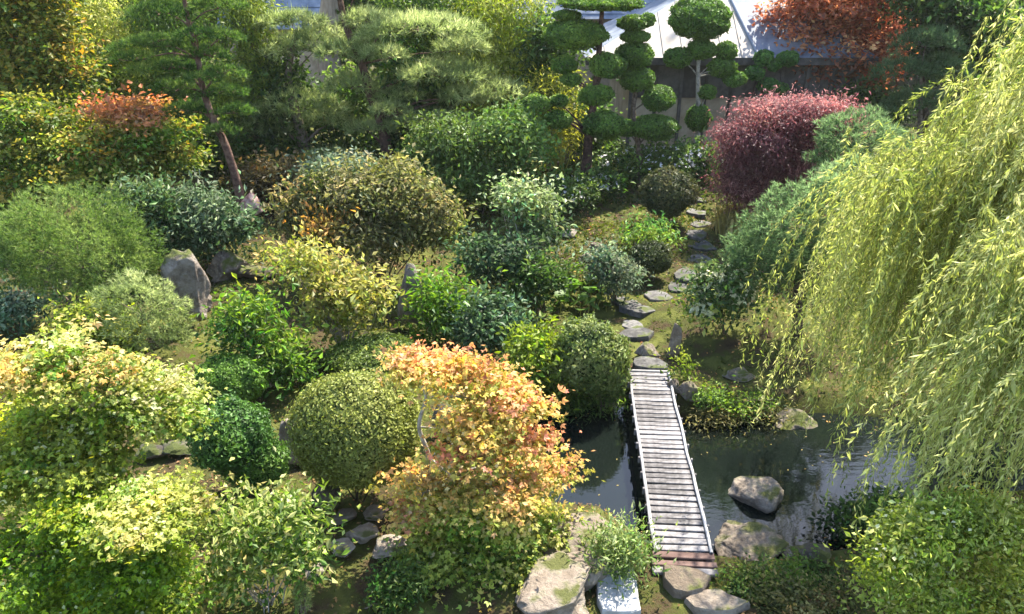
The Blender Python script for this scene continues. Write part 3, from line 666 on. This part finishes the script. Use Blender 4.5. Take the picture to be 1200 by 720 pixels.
# ================================================================== middle ground
plant('mounded_pine', 'big smooth domed pine mound beside the blue green rhododendrons', 'tree', (85, 388), [(88, 292, 84, 68), (35, 305, 50, 52), (135, 318, 48, 44)], 'needle', [(.06, .11, .02), (.13, .19, .045), (.26, .31, .10)], 6, dome=True, trunk=[(86, 360), (88, 310)], tr=8, upness=.25, cover=3.6)
plant('mounded_pine', 'lower pine mound spilling towards the tall grey rock', 'tree', (160, 432), [(168, 362, 48, 42), (185, 392, 34, 28)], 'needle', P_PINE, 6.5, dome=True, trunk=[(162, 400), (166, 370)], tr=5, upness=.25, cover=3.4)
plant('shrub', 'yellow green leafy shrub in front of the domed pine mound', 'shrub', (112, 432), [(108, 386, 40, 30), (140, 400, 30, 24)], 'broad', G_LIME, 6)
plant('rhododendron', 'dark green rhododendron above the tall grey rock', 'shrub', (178, 325), [(168, 242, 36, 32), (190, 275, 40, 26), (150, 262, 22, 24)], 'broad', [(.025, .055, .016), (.065, .11, .03), (.16, .21, .08)], 7, mat=M['gloss'], ratio=.4)
plant('rhododendron', 'blue green rhododendron with glossy leaves beside the red pine trunk', 'shrub', (245, 315), [(228, 248, 34, 30), (262, 262, 30, 24), (240, 280, 34, 18)], 'broad', G_BLUE, 7, mat=M['gloss'], ratio=.4)
plant('shrub', 'pale blue green leafy shrub at the foot of the domed pine', 'shrub', (22, 392), [(22, 360, 40, 18), (-20, 365, 30, 20)], 'broad', [(.04, .09, .035), (.09, .16, .08), (.24, .31, .2)], 6, mat=M['gloss'])
plant('azalea', 'large olive brown azalea mound with orange leaves at its left side', 'shrub', (450, 335), [(405, 225, 48, 32), (462, 228, 56, 36), (502, 262, 42, 46), (440, 268, 58, 38), (362, 248, 32, 32), (384, 268, 19, 14, -1.0, [(.12, .12, .03), (.26, .17, .04), (.38, .2, .05)]), (420, 285, 17, 11, -1.1, [(.1, .11, .03), (.2, .19, .05)])], 'broad', G_OLIVE[:2] + [(.15, .15, .05), (.26, .22, .10)], 6)
plant('shrub', 'pale silvery leafed shrub at the foot of the spreading pine', 'shrub', (388, 250), [(385, 204, 36, 16), (420, 200, 28, 12)], 'broad', [(.035, .07, .03), (.09, .14, .07), (.22, .27, .18)], 5.5, mat=M['gloss'])
plant('shrub', 'yellow leaved open shrub with twiggy pinkish stems', 'shrub', (405, 412), [(372, 330, 42, 26), (424, 348, 38, 24), (352, 305, 28, 18), (395, 365, 34, 18)], 'broad', [(.10, .13, .02), (.27, .27, .05), (.42, .36, .14)], 7, stems=22, wood='palebark', cover=1.5)
plant('shrub', 'fresh green leafy shrub above the small clipped dome', 'shrub', (318, 452), [(295, 372, 30, 26), (322, 408, 28, 16), (342, 432, 24, 12), (275, 395, 20, 16)], 'broad', G_BRIGHT, 8, cover=2.0, stems=12, wood='palebark', ratio=.42)
plant('shrub', 'vivid green leafy shrub beside the tall standing rock', 'shrub', (522, 408), [(518, 350, 25, 24), (526, 375, 28, 22)], 'broad', G_BRIGHT, 8, ratio=.42)
plant('shrub', 'blue green leafy shrub between the vivid shrub and the pond', 'shrub', (575, 425), [(572, 372, 30, 24), (560, 392, 24, 18), (590, 385, 22, 20)], 'broad', G_BLUE[:2] + [(.12, .2, .10)], 7, mat=M['gloss'])
plant('shrub', 'twiggy shrub with pale stems and a tuft of light leaves on top', 'shrub', (612, 335), [(624, 240, 32, 18), (598, 232, 22, 18), (630, 268, 28, 16, 0, G_BLUE)], 'broad', [(.07, .11, .03), (.14, .19, .06), (.32, .36, .19)], 6, stems=20, wood='palebark', cover=2.0)
plant('shrub', 'dark bluish shrub in the shade below the twiggy shrub', 'shrub', (592, 362), [(588, 318, 32, 22), (560, 300, 24, 22), (620, 300, 26, 20)], 'broad', G_BLUE[:2] + [(.08, .12, .06)], 6)
plant('shrub', 'dark green low shrub in the shade beside the large leaved plant', 'shrub', (640, 372), [(636, 322, 26, 18), (612, 345, 24, 20)], 'broad', G_DARK, 6)
def bigleaf(name, label, base, spots, pal, lpx, wood='bark'):
    SEED[0] += 1; rng = np.random.default_rng(SEED[0]); B, t = gp(*base); k = t / F
    root = thing(name, label, 'plant', B)
    for (px, py) in spots:
        g, _ = gp(px, py + 10); L = lpx * k * (.65 + .6 * rng.random()); c = g + [rng.normal() * .05, rng.normal() * .05, .18 + .22 * rng.random()]
        a = np.linspace(.35, 2 * math.pi - .35, 11); rr = L * .5 * (1 + .06 * np.sin(5 * a))
        yaw = rng.uniform(0, 6.28); tl = rng.normal(size=2) * .35; tl[1] -= .15
        xy = np.stack([np.cos(a + yaw) * rr, np.sin(a + yaw) * rr], 1)
        V = np.vstack([[0, 0, 0], np.column_stack([xy, .10 * L * np.cos(a * 2) + xy @ tl])]) + c
        m = MB(); m.mesh(V, [[0, i, i + 1] for i in range(1, 11)], ramp(pal, rng.random(1))[0], True)
        lo = m.build('leaf', M['leaf'], root, tuple(B)); sk = MB(); limb(sk, g - [0, 0, .05], c, .014, .009, rng, .05); sk.build('stalk', M['yellowbark'], lo, tuple(B))
rr = np.random.default_rng(3)
bigleaf('butterbur', 'clump of large round green leaves beside the path stones', (682, 384), [(640 + 75 * rr.random(), 308 + 58 * rr.random()) for _ in range(64)], G_KELLY[:2] + [(.10, .19, .045)], 15)
plant('shrub', 'grey green fine leaved mound beside the large leaved plant', 'shrub', (722, 355), [(722, 322, 24, 18), (705, 308, 20, 14)], 'broad', [(.03, .06, .028), (.08, .12, .06), (.16, .2, .12)], 5)
# clipped domes
plant('clipped_dome', 'small clipped green dome below the fresh green shrub', 'topiary', (272, 482), [(272, 445, 40, 30)], 'clip', G_BRIGHT[:2] + [(.10, .18, .025)], 4, lump=.07)
plant('clipped_dome', 'shaggy dark green dome above the pale leaved shrub', 'topiary', (285, 578), [(272, 512, 46, 40), (300, 542, 36, 30)], 'clip', [(.03, .075, .014), (.065, .14, .024), (.13, .22, .04)], 5, lump=.10, fuzz=.16, freq=4)
plant('clipped_dome', 'largest clipped round yellow green dome beside the orange maple', 'topiary', (418, 588), [(418, 503, 73, 66)], 'clip', [(.09, .12, .02), (.18, .205, .04), (.3, .31, .085)], 4.5, lump=.045, fuzz=.10)
plant('clipped_dome', 'low moss green mound behind the largest clipped dome', 'topiary', (440, 440), [(440, 415, 52, 24), (405, 425, 25, 16)], 'clip', [(.05, .08, .015), (.09, .13, .02), (.13, .17, .03)], 4.5, lump=.06)
plant('clipped_dome', 'clipped dome hanging over the water left of the footbridge', 'topiary', (700, 478), [(690, 418, 44, 42), (712, 440, 24, 26)], 'clip', [(.055, .09, .02), (.13, .17, .04), (.28, .29, .10)], 5, lump=.09, fuzz=.16)
plant('shrub', 'yellow green leafy shrub beside the clipped waterside dome', 'shrub', (640, 475), [(632, 415, 32, 28), (640, 445, 32, 22), (612, 400, 18, 16)], 'broad', G_LIME[:2] + [(.2, .26, .03)], 7)
plant('clipped_dome', 'small brown green ball beside the stepping stones', 'topiary', (764, 328), [(762, 302, 25, 19)], 'clip', [(.025, .04, .01), (.05, .065, .018), (.085, .085, .025)], 4, lump=.07)
plant('clipped_dome', 'rounded olive brown bush at the far end of the stepping stones', 'topiary', (782, 262), [(783, 226, 31, 27)], 'clip', [(.03, .045, .015), (.07, .075, .025), (.13, .11, .05)], 4, lump=.08, fuzz=.14)
plant('fern', 'bright green fern clump behind the small brown ball', 'fern', (768, 292), [(768, 276, 22, 9), (745, 282, 12, 7)], 'broad', G_KELLY[1:] + [(.08, .2, .05)], 6, ratio=.3)
plant('shrub', 'cream variegated shrub beside the path below the conifer mound', 'shrub', (850, 392), [(832, 342, 20, 26), (855, 345, 30, 32), (825, 365, 16, 14, -.2, G_PALE)], 'broad', [(.025, .055, .014), (.06, .11, .028), (.14, .19, .07)], 6, flecks=([(.5, .5, .3), (.62, .6, .42)], 6, 260), mat=M['gloss'])
grass('grass_tuft', 'straw yellow grass tuft at the foot of the purple maple', (855, 275), 26, 24, GRASS_Y, 420)
plant('shrub', 'small bright lime plant at the far end of the footbridge', 'shrub', (803, 446), [(799, 431, 11, 10)], 'broad', G_LIME, 5)
for i, (x, y, rx, ry, lab) in enumerate([(722, 190, 34, 16, 'dark low shrub with white flowers in front of the topiary trunks'), (772, 192, 36, 18, 'dark low shrub with white flowers under the stepped topiary pads'),
                                         (815, 190, 26, 20, 'dark low shrub with white flowers at the end of the path'), (665, 226, 30, 18, 'dark shrub with white flowers at the foot of the golden canes'), (705, 216, 22, 14, 'dark shrub with white flowers beside the bare reddish topiary trunk')]):
    plant('flowering_shrub', lab, 'shrub', (x, y + ry + 4), [(x, y, rx, ry)], 'broad', G_DARK, 5, flecks=([(.5, .48, .5), (.75, .73, .75)], 4.5, 150), mat=M['gloss'])
plant('ground_cover', 'dark green leafy plants along the right pond bank', 'plant', (850, 478), [(832, 464, 20, 7), (862, 472, 20, 6), (893, 470, 16, 6)], 'broad', G_KELLY, 4)
plant('ground_cover', 'brown green grassy fringe hanging over the right pond bank', 'plant', (855, 492), [(828, 486, 24, 6), (868, 487, 24, 6), (900, 486, 18, 5)], 'bamboo', G_OLIVE, 6)
plant('ground_cover', 'green fringe of leaves at the waterline under the clipped dome', 'plant', (690, 480), [(668, 468, 34, 9), (715, 464, 24, 9)], 'bamboo', G_MID, 6)

# ================================================================== foreground
plant('maple_tree', 'big maple with green leaves tipped yellow, cream and orange', 'tree', (70, 690),
      [(45, 425, 62, 40, 0, A_TURN), (110, 440, 50, 36, 0, A_TURN), (165, 460, 58, 34, 0, A_TURN[:2] + [(.42, .42, .15), (.55, .5, .28)]), (60, 500, 80, 46), (200, 485, 40, 26, 0, G_PALE), (105, 512, 45, 30, -.3), (20, 560, 60, 44, -.6), (95, 560, 50, 34, -.7)],
      'maple', A_TURN[:2] + [(.3, .33, .04)], 5, flecks=([(.45, .45, .2), (.5, .48, .24)], 5, 90), trunk=[(72, 620), (80, 540), (85, 480)], tr=6, cover=2.8)
plant('maple_tree', 'low green maple with pale tipped leaves in front of the bigger maple', 'tree', (140, 770),
      [(172, 584, 46, 24, 0, G_PALE), (110, 600, 60, 36), (205, 600, 34, 26, 0, G_PALE), (40, 640, 65, 44), (160, 650, 68, 40), (90, 690, 80, 44), (30, 720, 60, 40), (185, 705, 50, 36), (165, 620, 40, 24, -.5, G_PALE)],
      'maple', [(.06, .125, .008), (.14, .23, .012), (.27, .33, .022)], 5, flecks=([(.4, .45, .2), (.48, .5, .24)], 5, 60), trunk=[(140, 700), (135, 640), (140, 600)], tr=5, cover=2.8)
plant('shrub', 'open shrub with large pale green leaves beside the mossy clearing', 'shrub', (315, 712), [(290, 606, 42, 30), (345, 606, 40, 30), (310, 640, 52, 26), (270, 668, 34, 24), (345, 648, 30, 16)], 'broad', [(.06, .12, .018), (.16, .23, .035), (.42, .43, .17)], 9, cover=1.25, ratio=.45, stems=14, wood='palebark')
grass('grass_tuft', 'straw yellow grass tuft beside the low green maple', (238, 716), 26, 30, GRASS_Y, 500)
plant('shrub', 'small dark green bush in the mossy clearing', 'shrub', (468, 708), [(466, 682, 28, 22)], 'broad', G_MID, 5.5)
plant('shrub', 'low green bush beside the small bush in the clearing', 'shrub', (425, 712), [(452, 700, 20, 14)], 'broad', G_MID, 5.5)
plant('conifer_sapling', 'slender young green sapling in the mossy clearing', 'plant', (355, 722), [(355, 702, 8, 16), (352, 690, 5, 10)], 'needle', P_PINE, 8, dome=True)
plant('maple_tree', 'orange and yellow maple overhanging the pond beside the clipped dome', 'tree', (508, 612),
      [(480, 428, 36, 26, 0, A_ORANGE), (538, 442, 50, 30, 0, A_ORANGE), (600, 470, 42, 26, 0, A_ORANGE), (560, 498, 48, 26, -.3, A_ORANGE[:3]), (545, 528, 46, 22, -.5, A_ORANGE), (612, 512, 40, 20, -.2, A_ORANGE), (592, 572, 48, 22, -.7, A_ORANGE[:3]), (632, 548, 46, 26, 0, A_ORANGE), (555, 590, 46, 26, -.6, A_TURN), (512, 572, 40, 28, -.5, A_ORANGE[:3]), (600, 600, 50, 28, -.6, A_TURN), (645, 620, 34, 20, -.4, G_PALE), (535, 645, 50, 30, -1.0, G_LIME), (590, 655, 54, 30, -1.0, A_TURN[:3]), (560, 705, 60, 32, -1.4, A_TURN[:3]), (505, 655, 28, 20, -1.0, G_PALE), (485, 600, 22, 20, -.6, A_ORANGE)],
      'maple', A_ORANGE, 5.2, flecks=([(.55, .45, .2), (.55, .45, .22)], 5, 60), trunk=[(497, 575), (502, 535), (491, 500), (499, 465), (488, 440)], tr=3.8, wood='palebark', cover=1.9)
plant('shrub', 'small tufty pale green shrub on the rocks beside the footbridge', 'shrub', (725, 672), [(724, 640, 25, 24), (735, 652, 16, 18), (716, 656, 16, 14)], 'broad', [(.06, .11, .02), (.15, .21, .05), (.3, .34, .14)], 8, ratio=.25, cover=3.2, droop=-.8)
plant('ground_cover', 'low trailing green plants on the rock right of the footbridge', 'plant', (905, 690), [(905, 676, 34, 8), (945, 680, 36, 9), (868, 682, 24, 7)], 'broad', G_MID, 5, cover=2.0)
plant('ground_cover', 'olive green creeping plants at the corner of the near bank', 'plant', (935, 722), [(930, 706, 55, 12), (980, 700, 30, 14)], 'broad', G_OLIVE, 5, cover=1.6)
plant('shrub', 'dark green bush at the water edge under the willow', 'shrub', (1005, 632), [(1000, 612, 34, 18), (1040, 595, 34, 18)], 'broad', G_DARK, 6)
plant('shrub', 'bushy yellow green shrub below the hanging willow', 'shrub', (1110, 775),
      [(1065, 630, 50, 40), (1130, 610, 60, 38), (1180, 640, 50, 50), (1075, 690, 60, 44), (1140, 700, 70, 44), (1200, 700, 40, 44), (1050, 660, 36, 30, -.3, G_PALE)], 'broad', [(.12, .18, .02), (.28, .34, .05), (.5, .5, .18)], 6, cover=2.6, flecks=([(.5, .5, .25), (.6, .58, .4)], 5, 50))

# ------------------------------------------------------------------ the weeping willow
def willow():
    rng = np.random.default_rng(42); B, t = gp(1256, 592); bx, by, bz = B
    root = thing('willow_tree', 'large weeping willow trailing yellow green strands over the pond', 'tree', B)
    wo = MB(); fo = MB(); top = np.array([bx + .3, by + .2, 6.6])
    tube(wo, [B - [0, 0, .2], B + [.1, .1, 2], B + [.3, 0, 4], top], [.3, .24, .2, .12], 10, 6)
    R0 = 4.0; Zt = 10.5
    for k in range(16):
        a = k / 16 * 6.283 + rng.normal() * .1; e = np.array([bx + R0 * .75 * math.cos(a), by + R0 * .75 * math.sin(a), 5.6 + rng.normal() * .5])
        s = B + np.array([.2, .1, 3.2 + 2.2 * rng.random()]); m = (s + e) / 2 + [0, 0, 2.0]
        tube(wo, [s, m, e], [.1, .06, .02], 6, 5)
    NP, NN, NC = [], [], []
    for q in range(92):                            # bough ends, each with a curtain of strands
        a = q * 2.39996 + rng.normal() * .2; rho = math.sqrt((q + .6) / 92) * (.93 + .12 * rng.random()); ca, sa2 = math.cos(a), math.sin(a)
        if sa2 * rho > .7: continue
        hub = np.array([bx + R0 * rho * ca, by + R0 * rho * sa2, Zt - 5.6 * rho ** .95 + rng.normal() * .35])
        if hub[0] > 13.8: continue
        hc = rng.normal() * .16; s0 = np.array([bx + .3, by, 5.2]); limb(wo, s0 + (hub - s0) * .25, hub, .045, .012, rng, .12)
        for w in range(52):
            st = hub + rng.normal(size=3) * [.42, .42, .22] * (1.1 if rho > .4 else 1.4)
            L = 1.4 + 3.0 * rng.random() ** 1.1; zmin = max(.3, 8.6 - .76 * st[1]) + .9 * rng.random() ** 2 + .3 * math.sin(q * 1.7); L = min(L, st[2] - zmin)
            if L < .35: continue
            m = max(7, int(L / (.041 if st[0] < .74 * st[1] + .4 else .13))); u = np.linspace(0, 1, m)[:, None]
            out = np.array([ca, sa2, 0]) * (.05 + .28 * rng.random()) + np.array([-.04 - .6 * max(0, -ca) * (st[2] < 5.0), -.05, 0]) + rng.normal(size=3) * [.22, .22, 0]
            P = st + out * (1.2 * u - .4 * u * u) * L * .8 + np.array([0, 0, -1.]) * (u ** 1.3) * L + np.array([0, 0, .2]) * np.sin(u * 3.14)
            P = P + .04 * np.sin(u * 9 + q) * rng.normal(size=3)
            if w % 2 == 0: tube(wo, P[::max(2, m // 5)], np.linspace(.008, .003, len(P[::max(2, m // 5)])), 3, 1)
            NP.append(P); NN.append(np.broadcast_to(norm(np.array([ca, sa2, .6]))[None], P.shape)); NC.append(np.full(m, rng.normal() * .14 + hc))
    P = np.concatenate(NP); T = norm(np.gradient(P, axis=0)); T[:, 2] = -np.abs(T[:, 2]); NR = np.concatenate(NN); cv = np.concatenate(NC)
    for h in range(2):
        D = norm(T * .9 + rng.normal(size=P.shape) * .48 + [-.1, 0, -.15]); nr = norm(NR + rng.normal(size=P.shape) * .6)
        nr = norm(nr - D * (nr * D).sum(1, keepdims=True)); S = np.cross(nr, D)
        ln = .095 * np.exp(rng.normal(size=(len(P), 1)) * .25); W = ln * .095
        B0 = P + rng.normal(size=P.shape) * .015
        col = colour(P, W_WILLOW, rng, 77 + h, cv, scale=.9)
        fo.polys(np.stack([B0, B0 + D * ln * .45 - S * W, B0 + D * ln, B0 + D * ln * .45 + S * W], 1), col)
    fo.build('crown', M['leaf'], root, tuple(B)); wo.build('trunk', M['yellowbark'], root, tuple(B))
willow()

# ================================================================== rocks and stones
rock('pond_rock', 'pale boulder standing in the pond right of the footbridge', 884, 573, 33, 27, 'palerock', base=584, lift=-.1, seed=618, flat=.35, kd=1.0)
rock('boulder', 'broad rounded grey rock at the water edge beside the near bridge end', 878, 640, 46, 22, 'palerock', base=650, flat=.5)
rock('boulder', 'small grey rock among the trailing plants at the near bank', 955, 648, 20, 13, 'rock', base=655)
rock('boulder', 'dark rock on the far bank under the willow', 930, 488, 20, 11, 'rock', base=494)
rock('boulder', 'mossy round rock at the head of the footbridge', 757, 412, 15, 12, 'rock', base=420)
rock('boulder', 'angular brown rock beside the far end of the footbridge', 806, 456, 13, 14, 'rock', base=466)
rock('boulder', 'small pale rock tucked against the far bridge end', 790, 452, 9, 9, 'palerock', base=460)
rock('boulder', 'pale rock under the clipped dome at the waterline', 690, 455, 18, 12, 'palerock', base=474)
rock('boulder', 'pair of pinkish grey rocks on the brown right bank', 868, 437, 15, 9, 'rock')
rock('boulder', 'huge pale rock below the orange maple near the white slab', 648, 690, 46, 36, 'palerock', base=708, flat=.4, kd=1.1, seed=303)
rock('boulder', 'pale wedge rock at the pond edge beside the orange maple', 683, 620, 40, 20, 'palerock', base=632, flat=.4, kd=1.0)
rock('boulder', 'tan rock wedged between the huge pale rock and white slab', 688, 666, 28, 24, 'palerock', base=680, flat=.5, kd=1.0)
rock('boulder', 'flat brown rock under the small tufty shrub', 690, 645, 30, 12, 'rock', base=652)
flat_stone('slab', 'square white stone slab beside the near bridge end', 723, 697, 50, 48, 'slab', thick=.14, square=True, rz=.03)
flat_stone('step_stone', 'pale step stone directly below the near bridge end', 802, 688, 58, 28, 'palerock', thick=.16)
flat_stone('step_stone', 'wide pale stone at the foot of the step stone', 836, 714, 66, 26, 'palerock', thick=.14)
rock('boulder', 'tall grey rock face beside the lower pine mound', 218, 338, 26, 46, 'rock', base=385, kd=.75, seed=733)
rock('boulder', 'brown rock below the blue green rhododendron', 266, 310, 23, 20, 'rock', base=326)
rock('boulder', 'small grey rock leaning against the tall grey rock', 240, 352, 9, 13, 'rock', base=364)
rock('boulder', 'low grey rock behind the yellow leaved shrub', 298, 318, 20, 10, 'rock', base=326)
rock('boulder', 'smooth pinkish rock leaning on the largest clipped dome', 346, 514, 17, 26, 'palerock', base=538)
rock('boulder', 'dark brown rock beside the shaggy dark dome', 205, 524, 20, 11, 'darkrock', base=533)
rock('boulder', 'grey brown rock under the cream tipped maple', 178, 528, 16, 11, 'darkrock', base=537)
rock('boulder', 'dark grey rock at the foot of the largest clipped dome', 382, 584, 18, 20, 'rock', base=600)
rock('boulder', 'tall narrow standing rock beside the vivid green shrub', 482, 352, 19, 42, 'darkrock', base=392, kd=.6)
rock('boulder', 'dark rock behind the orange maple trunk', 520, 490, 26, 24, 'darkrock', base=512)
rock('boulder', 'large dark rock under the orange maple at the pond', 540, 535, 26, 24, 'darkrock', base=556)
rock('boulder', 'reddish upright boulder with a pale top at the pine trunk', 292, 243, 13, 17, 'redrock', base=264, kd=.8)
rock('boulder', 'slender pale standing stone beside the bridge path', 791, 398, 8, 22, 'palerock', base=420, kd=.7)
for x, y, rx, ry, lab in [(428, 622, 22, 13, 'grey rock in the dry stream bed below the clipped dome'), (462, 640, 22, 12, 'flat grey rock where the dry stream meets the clearing'), (404, 604, 15, 10, 'small grey rock at the head of the dry stream'),
                          (478, 606, 16, 10, 'grey rock under the low orange branch'), (440, 600, 14, 8, 'small pale rock in the dry stream bed'), (400, 640, 18, 11, 'brown grey rock beside the open pale shrub'), (370, 668, 12, 8, 'small pinkish rock in the mossy clearing'), (500, 655, 18, 10, 'low grey rock half hidden by orange leaves')]:
    rock('stream_rock', lab, x, y, rx, ry, 'palerock', flat=.5)
for x, y, lab in [(669, 274, 'small pale rock in the moss beyond the large leaved plant'), (686, 302, 'small pale rock above the large leaved plant'), (700, 290, 'small grey rock on the moss beside the large leaved plant')]:
    rock('small_rock', lab, x, y, 9, 6, 'palerock')
for x, y, w, h in [(818, 234, 24, 8), (817, 249, 24, 8), (818, 262, 26, 9), (816, 275, 24, 9), (821, 288, 30, 10), (815, 304, 30, 13), (803, 322, 28, 14), (796, 338, 26, 12), (771, 348, 30, 12), (744, 382, 30, 13), (724, 352, 20, 8)]:
    flat_stone('stepping_stone', 'flat grey stepping stone set in the mossy path', x, y, w, h, 'step', 'stepping stones of the mossy path')
flat_stone('stepping_stone', 'largest flat grey stepping stone where the path bends', 749, 361, 44, 18, 'step')
flat_stone('stepping_stone', 'thick dark stepping stone above the bridge head rock', 745, 396, 36, 14, 'step', thick=.16)
flat_stone('step_stone', 'flat stone slab at the far bridge landing', 760, 431, 44, 12, 'step', thick=.12)

# ================================================================== moss, litter
def scatter():
    rng = np.random.default_rng(12)
    def pts(n, x0, x1, y0, y1, dens):
        x = rng.uniform(x0, x1, n); y = rng.uniform(y0, y1, n); sd = pond_sd(x, y)
        m = lf(np.stack([x, y, x * 0], 1), .7, dens) * .5 + .5; g = (sd > .15) & (rng.random(n) < np.clip(m * 1.3, .05, 1))
        x, y = x[g], y[g]; return np.stack([x, y, hgt(x, y)], 1)
    P = pts(75000, -11, 12, 7, 30, 3); mb = MB(); n = len(P); k = P[:, 1:2] / 14
    D = norm(rng.normal(size=(n, 3)) * [1, 1, .3] + [0, 0, .8]); S = norm(np.cross(D, rng.normal(size=(n, 3)))); L = .075 * k * (.5 + .9 * rng.random((n, 1)))
    col = colour(P, [(.025, .04, .008), (.055, .075, .013), (.10, .115, .02)], rng, 9, scale=.8)
    mb.polys(np.stack([P - S * L * .3 - [0, 0, .01], P + S * L * .3 - [0, 0, .01], P + D * L], 1), col)
    tag(mb.build('moss', M['leaf']), 'short moss and grass covering the garden ground', 'moss', kind='stuff')
    P = pts(42000, -11, 12, 7, 30, 21); P[:, 2] += .025; mb = MB(); nr = norm(rng.normal(size=P.shape) * .35 + [0, 0, 1.])
    leaves(mb, P, nr, .055, .55, [(.10, .06, .03), (.2, .12, .05), (.33, .2, .08), (.4, .16, .06)], rng, 33)
    x = rng.uniform(POND[:, 0].min(), POND[:, 0].max(), 420); y = rng.uniform(POND[:, 1].min(), POND[:, 1].max(), 420); g = (pond_sd(x, y) < -.1) & (rng.random(420) < np.exp(pond_sd(x, y)) + .1)
    fl = MB(); P2 = np.stack([x, y, x * 0 + .006], 1)[g]; leaves(fl, P2, norm(rng.normal(size=P2.shape) * .05 + [0, 0, 1.]), .05, .5, [(.2, .16, .05), (.4, .3, .08), (.45, .2, .06)], rng, 35, fold=0.0)
    tag(fl.build('floating_leaves', M['leaf']), 'yellow and brown leaves floating on the pond', 'leaves', kind='stuff')
    tag(mb.build('fallen_leaves', M['leaf']), 'brown and orange fallen leaves scattered over the ground', 'leaves', kind='stuff')
scatter()
# ------------------------------------------------------------------ thin sunlit haze
hz = bpy.data.materials.new('haze'); hz.use_nodes = True; N = hz.node_tree.nodes; N.remove(N['Principled BSDF'])
pv = N.new('ShaderNodeVolumePrincipled'); pv.inputs['Color'].default_value = (.95, .96, .92, 1); pv.inputs['Density'].default_value = .00022; pv.inputs['Anisotropy'].default_value = .35
hz.node_tree.links.new(pv.outputs[0], N['Material Output'].inputs['Volume'])
tag(link('haze', box_mesh('haze', 3400, 3400, 34, 0), hz, None, (0, 20, 15.2)), 'thin pale sunlit haze over the garden', 'haze', kind='stuff')
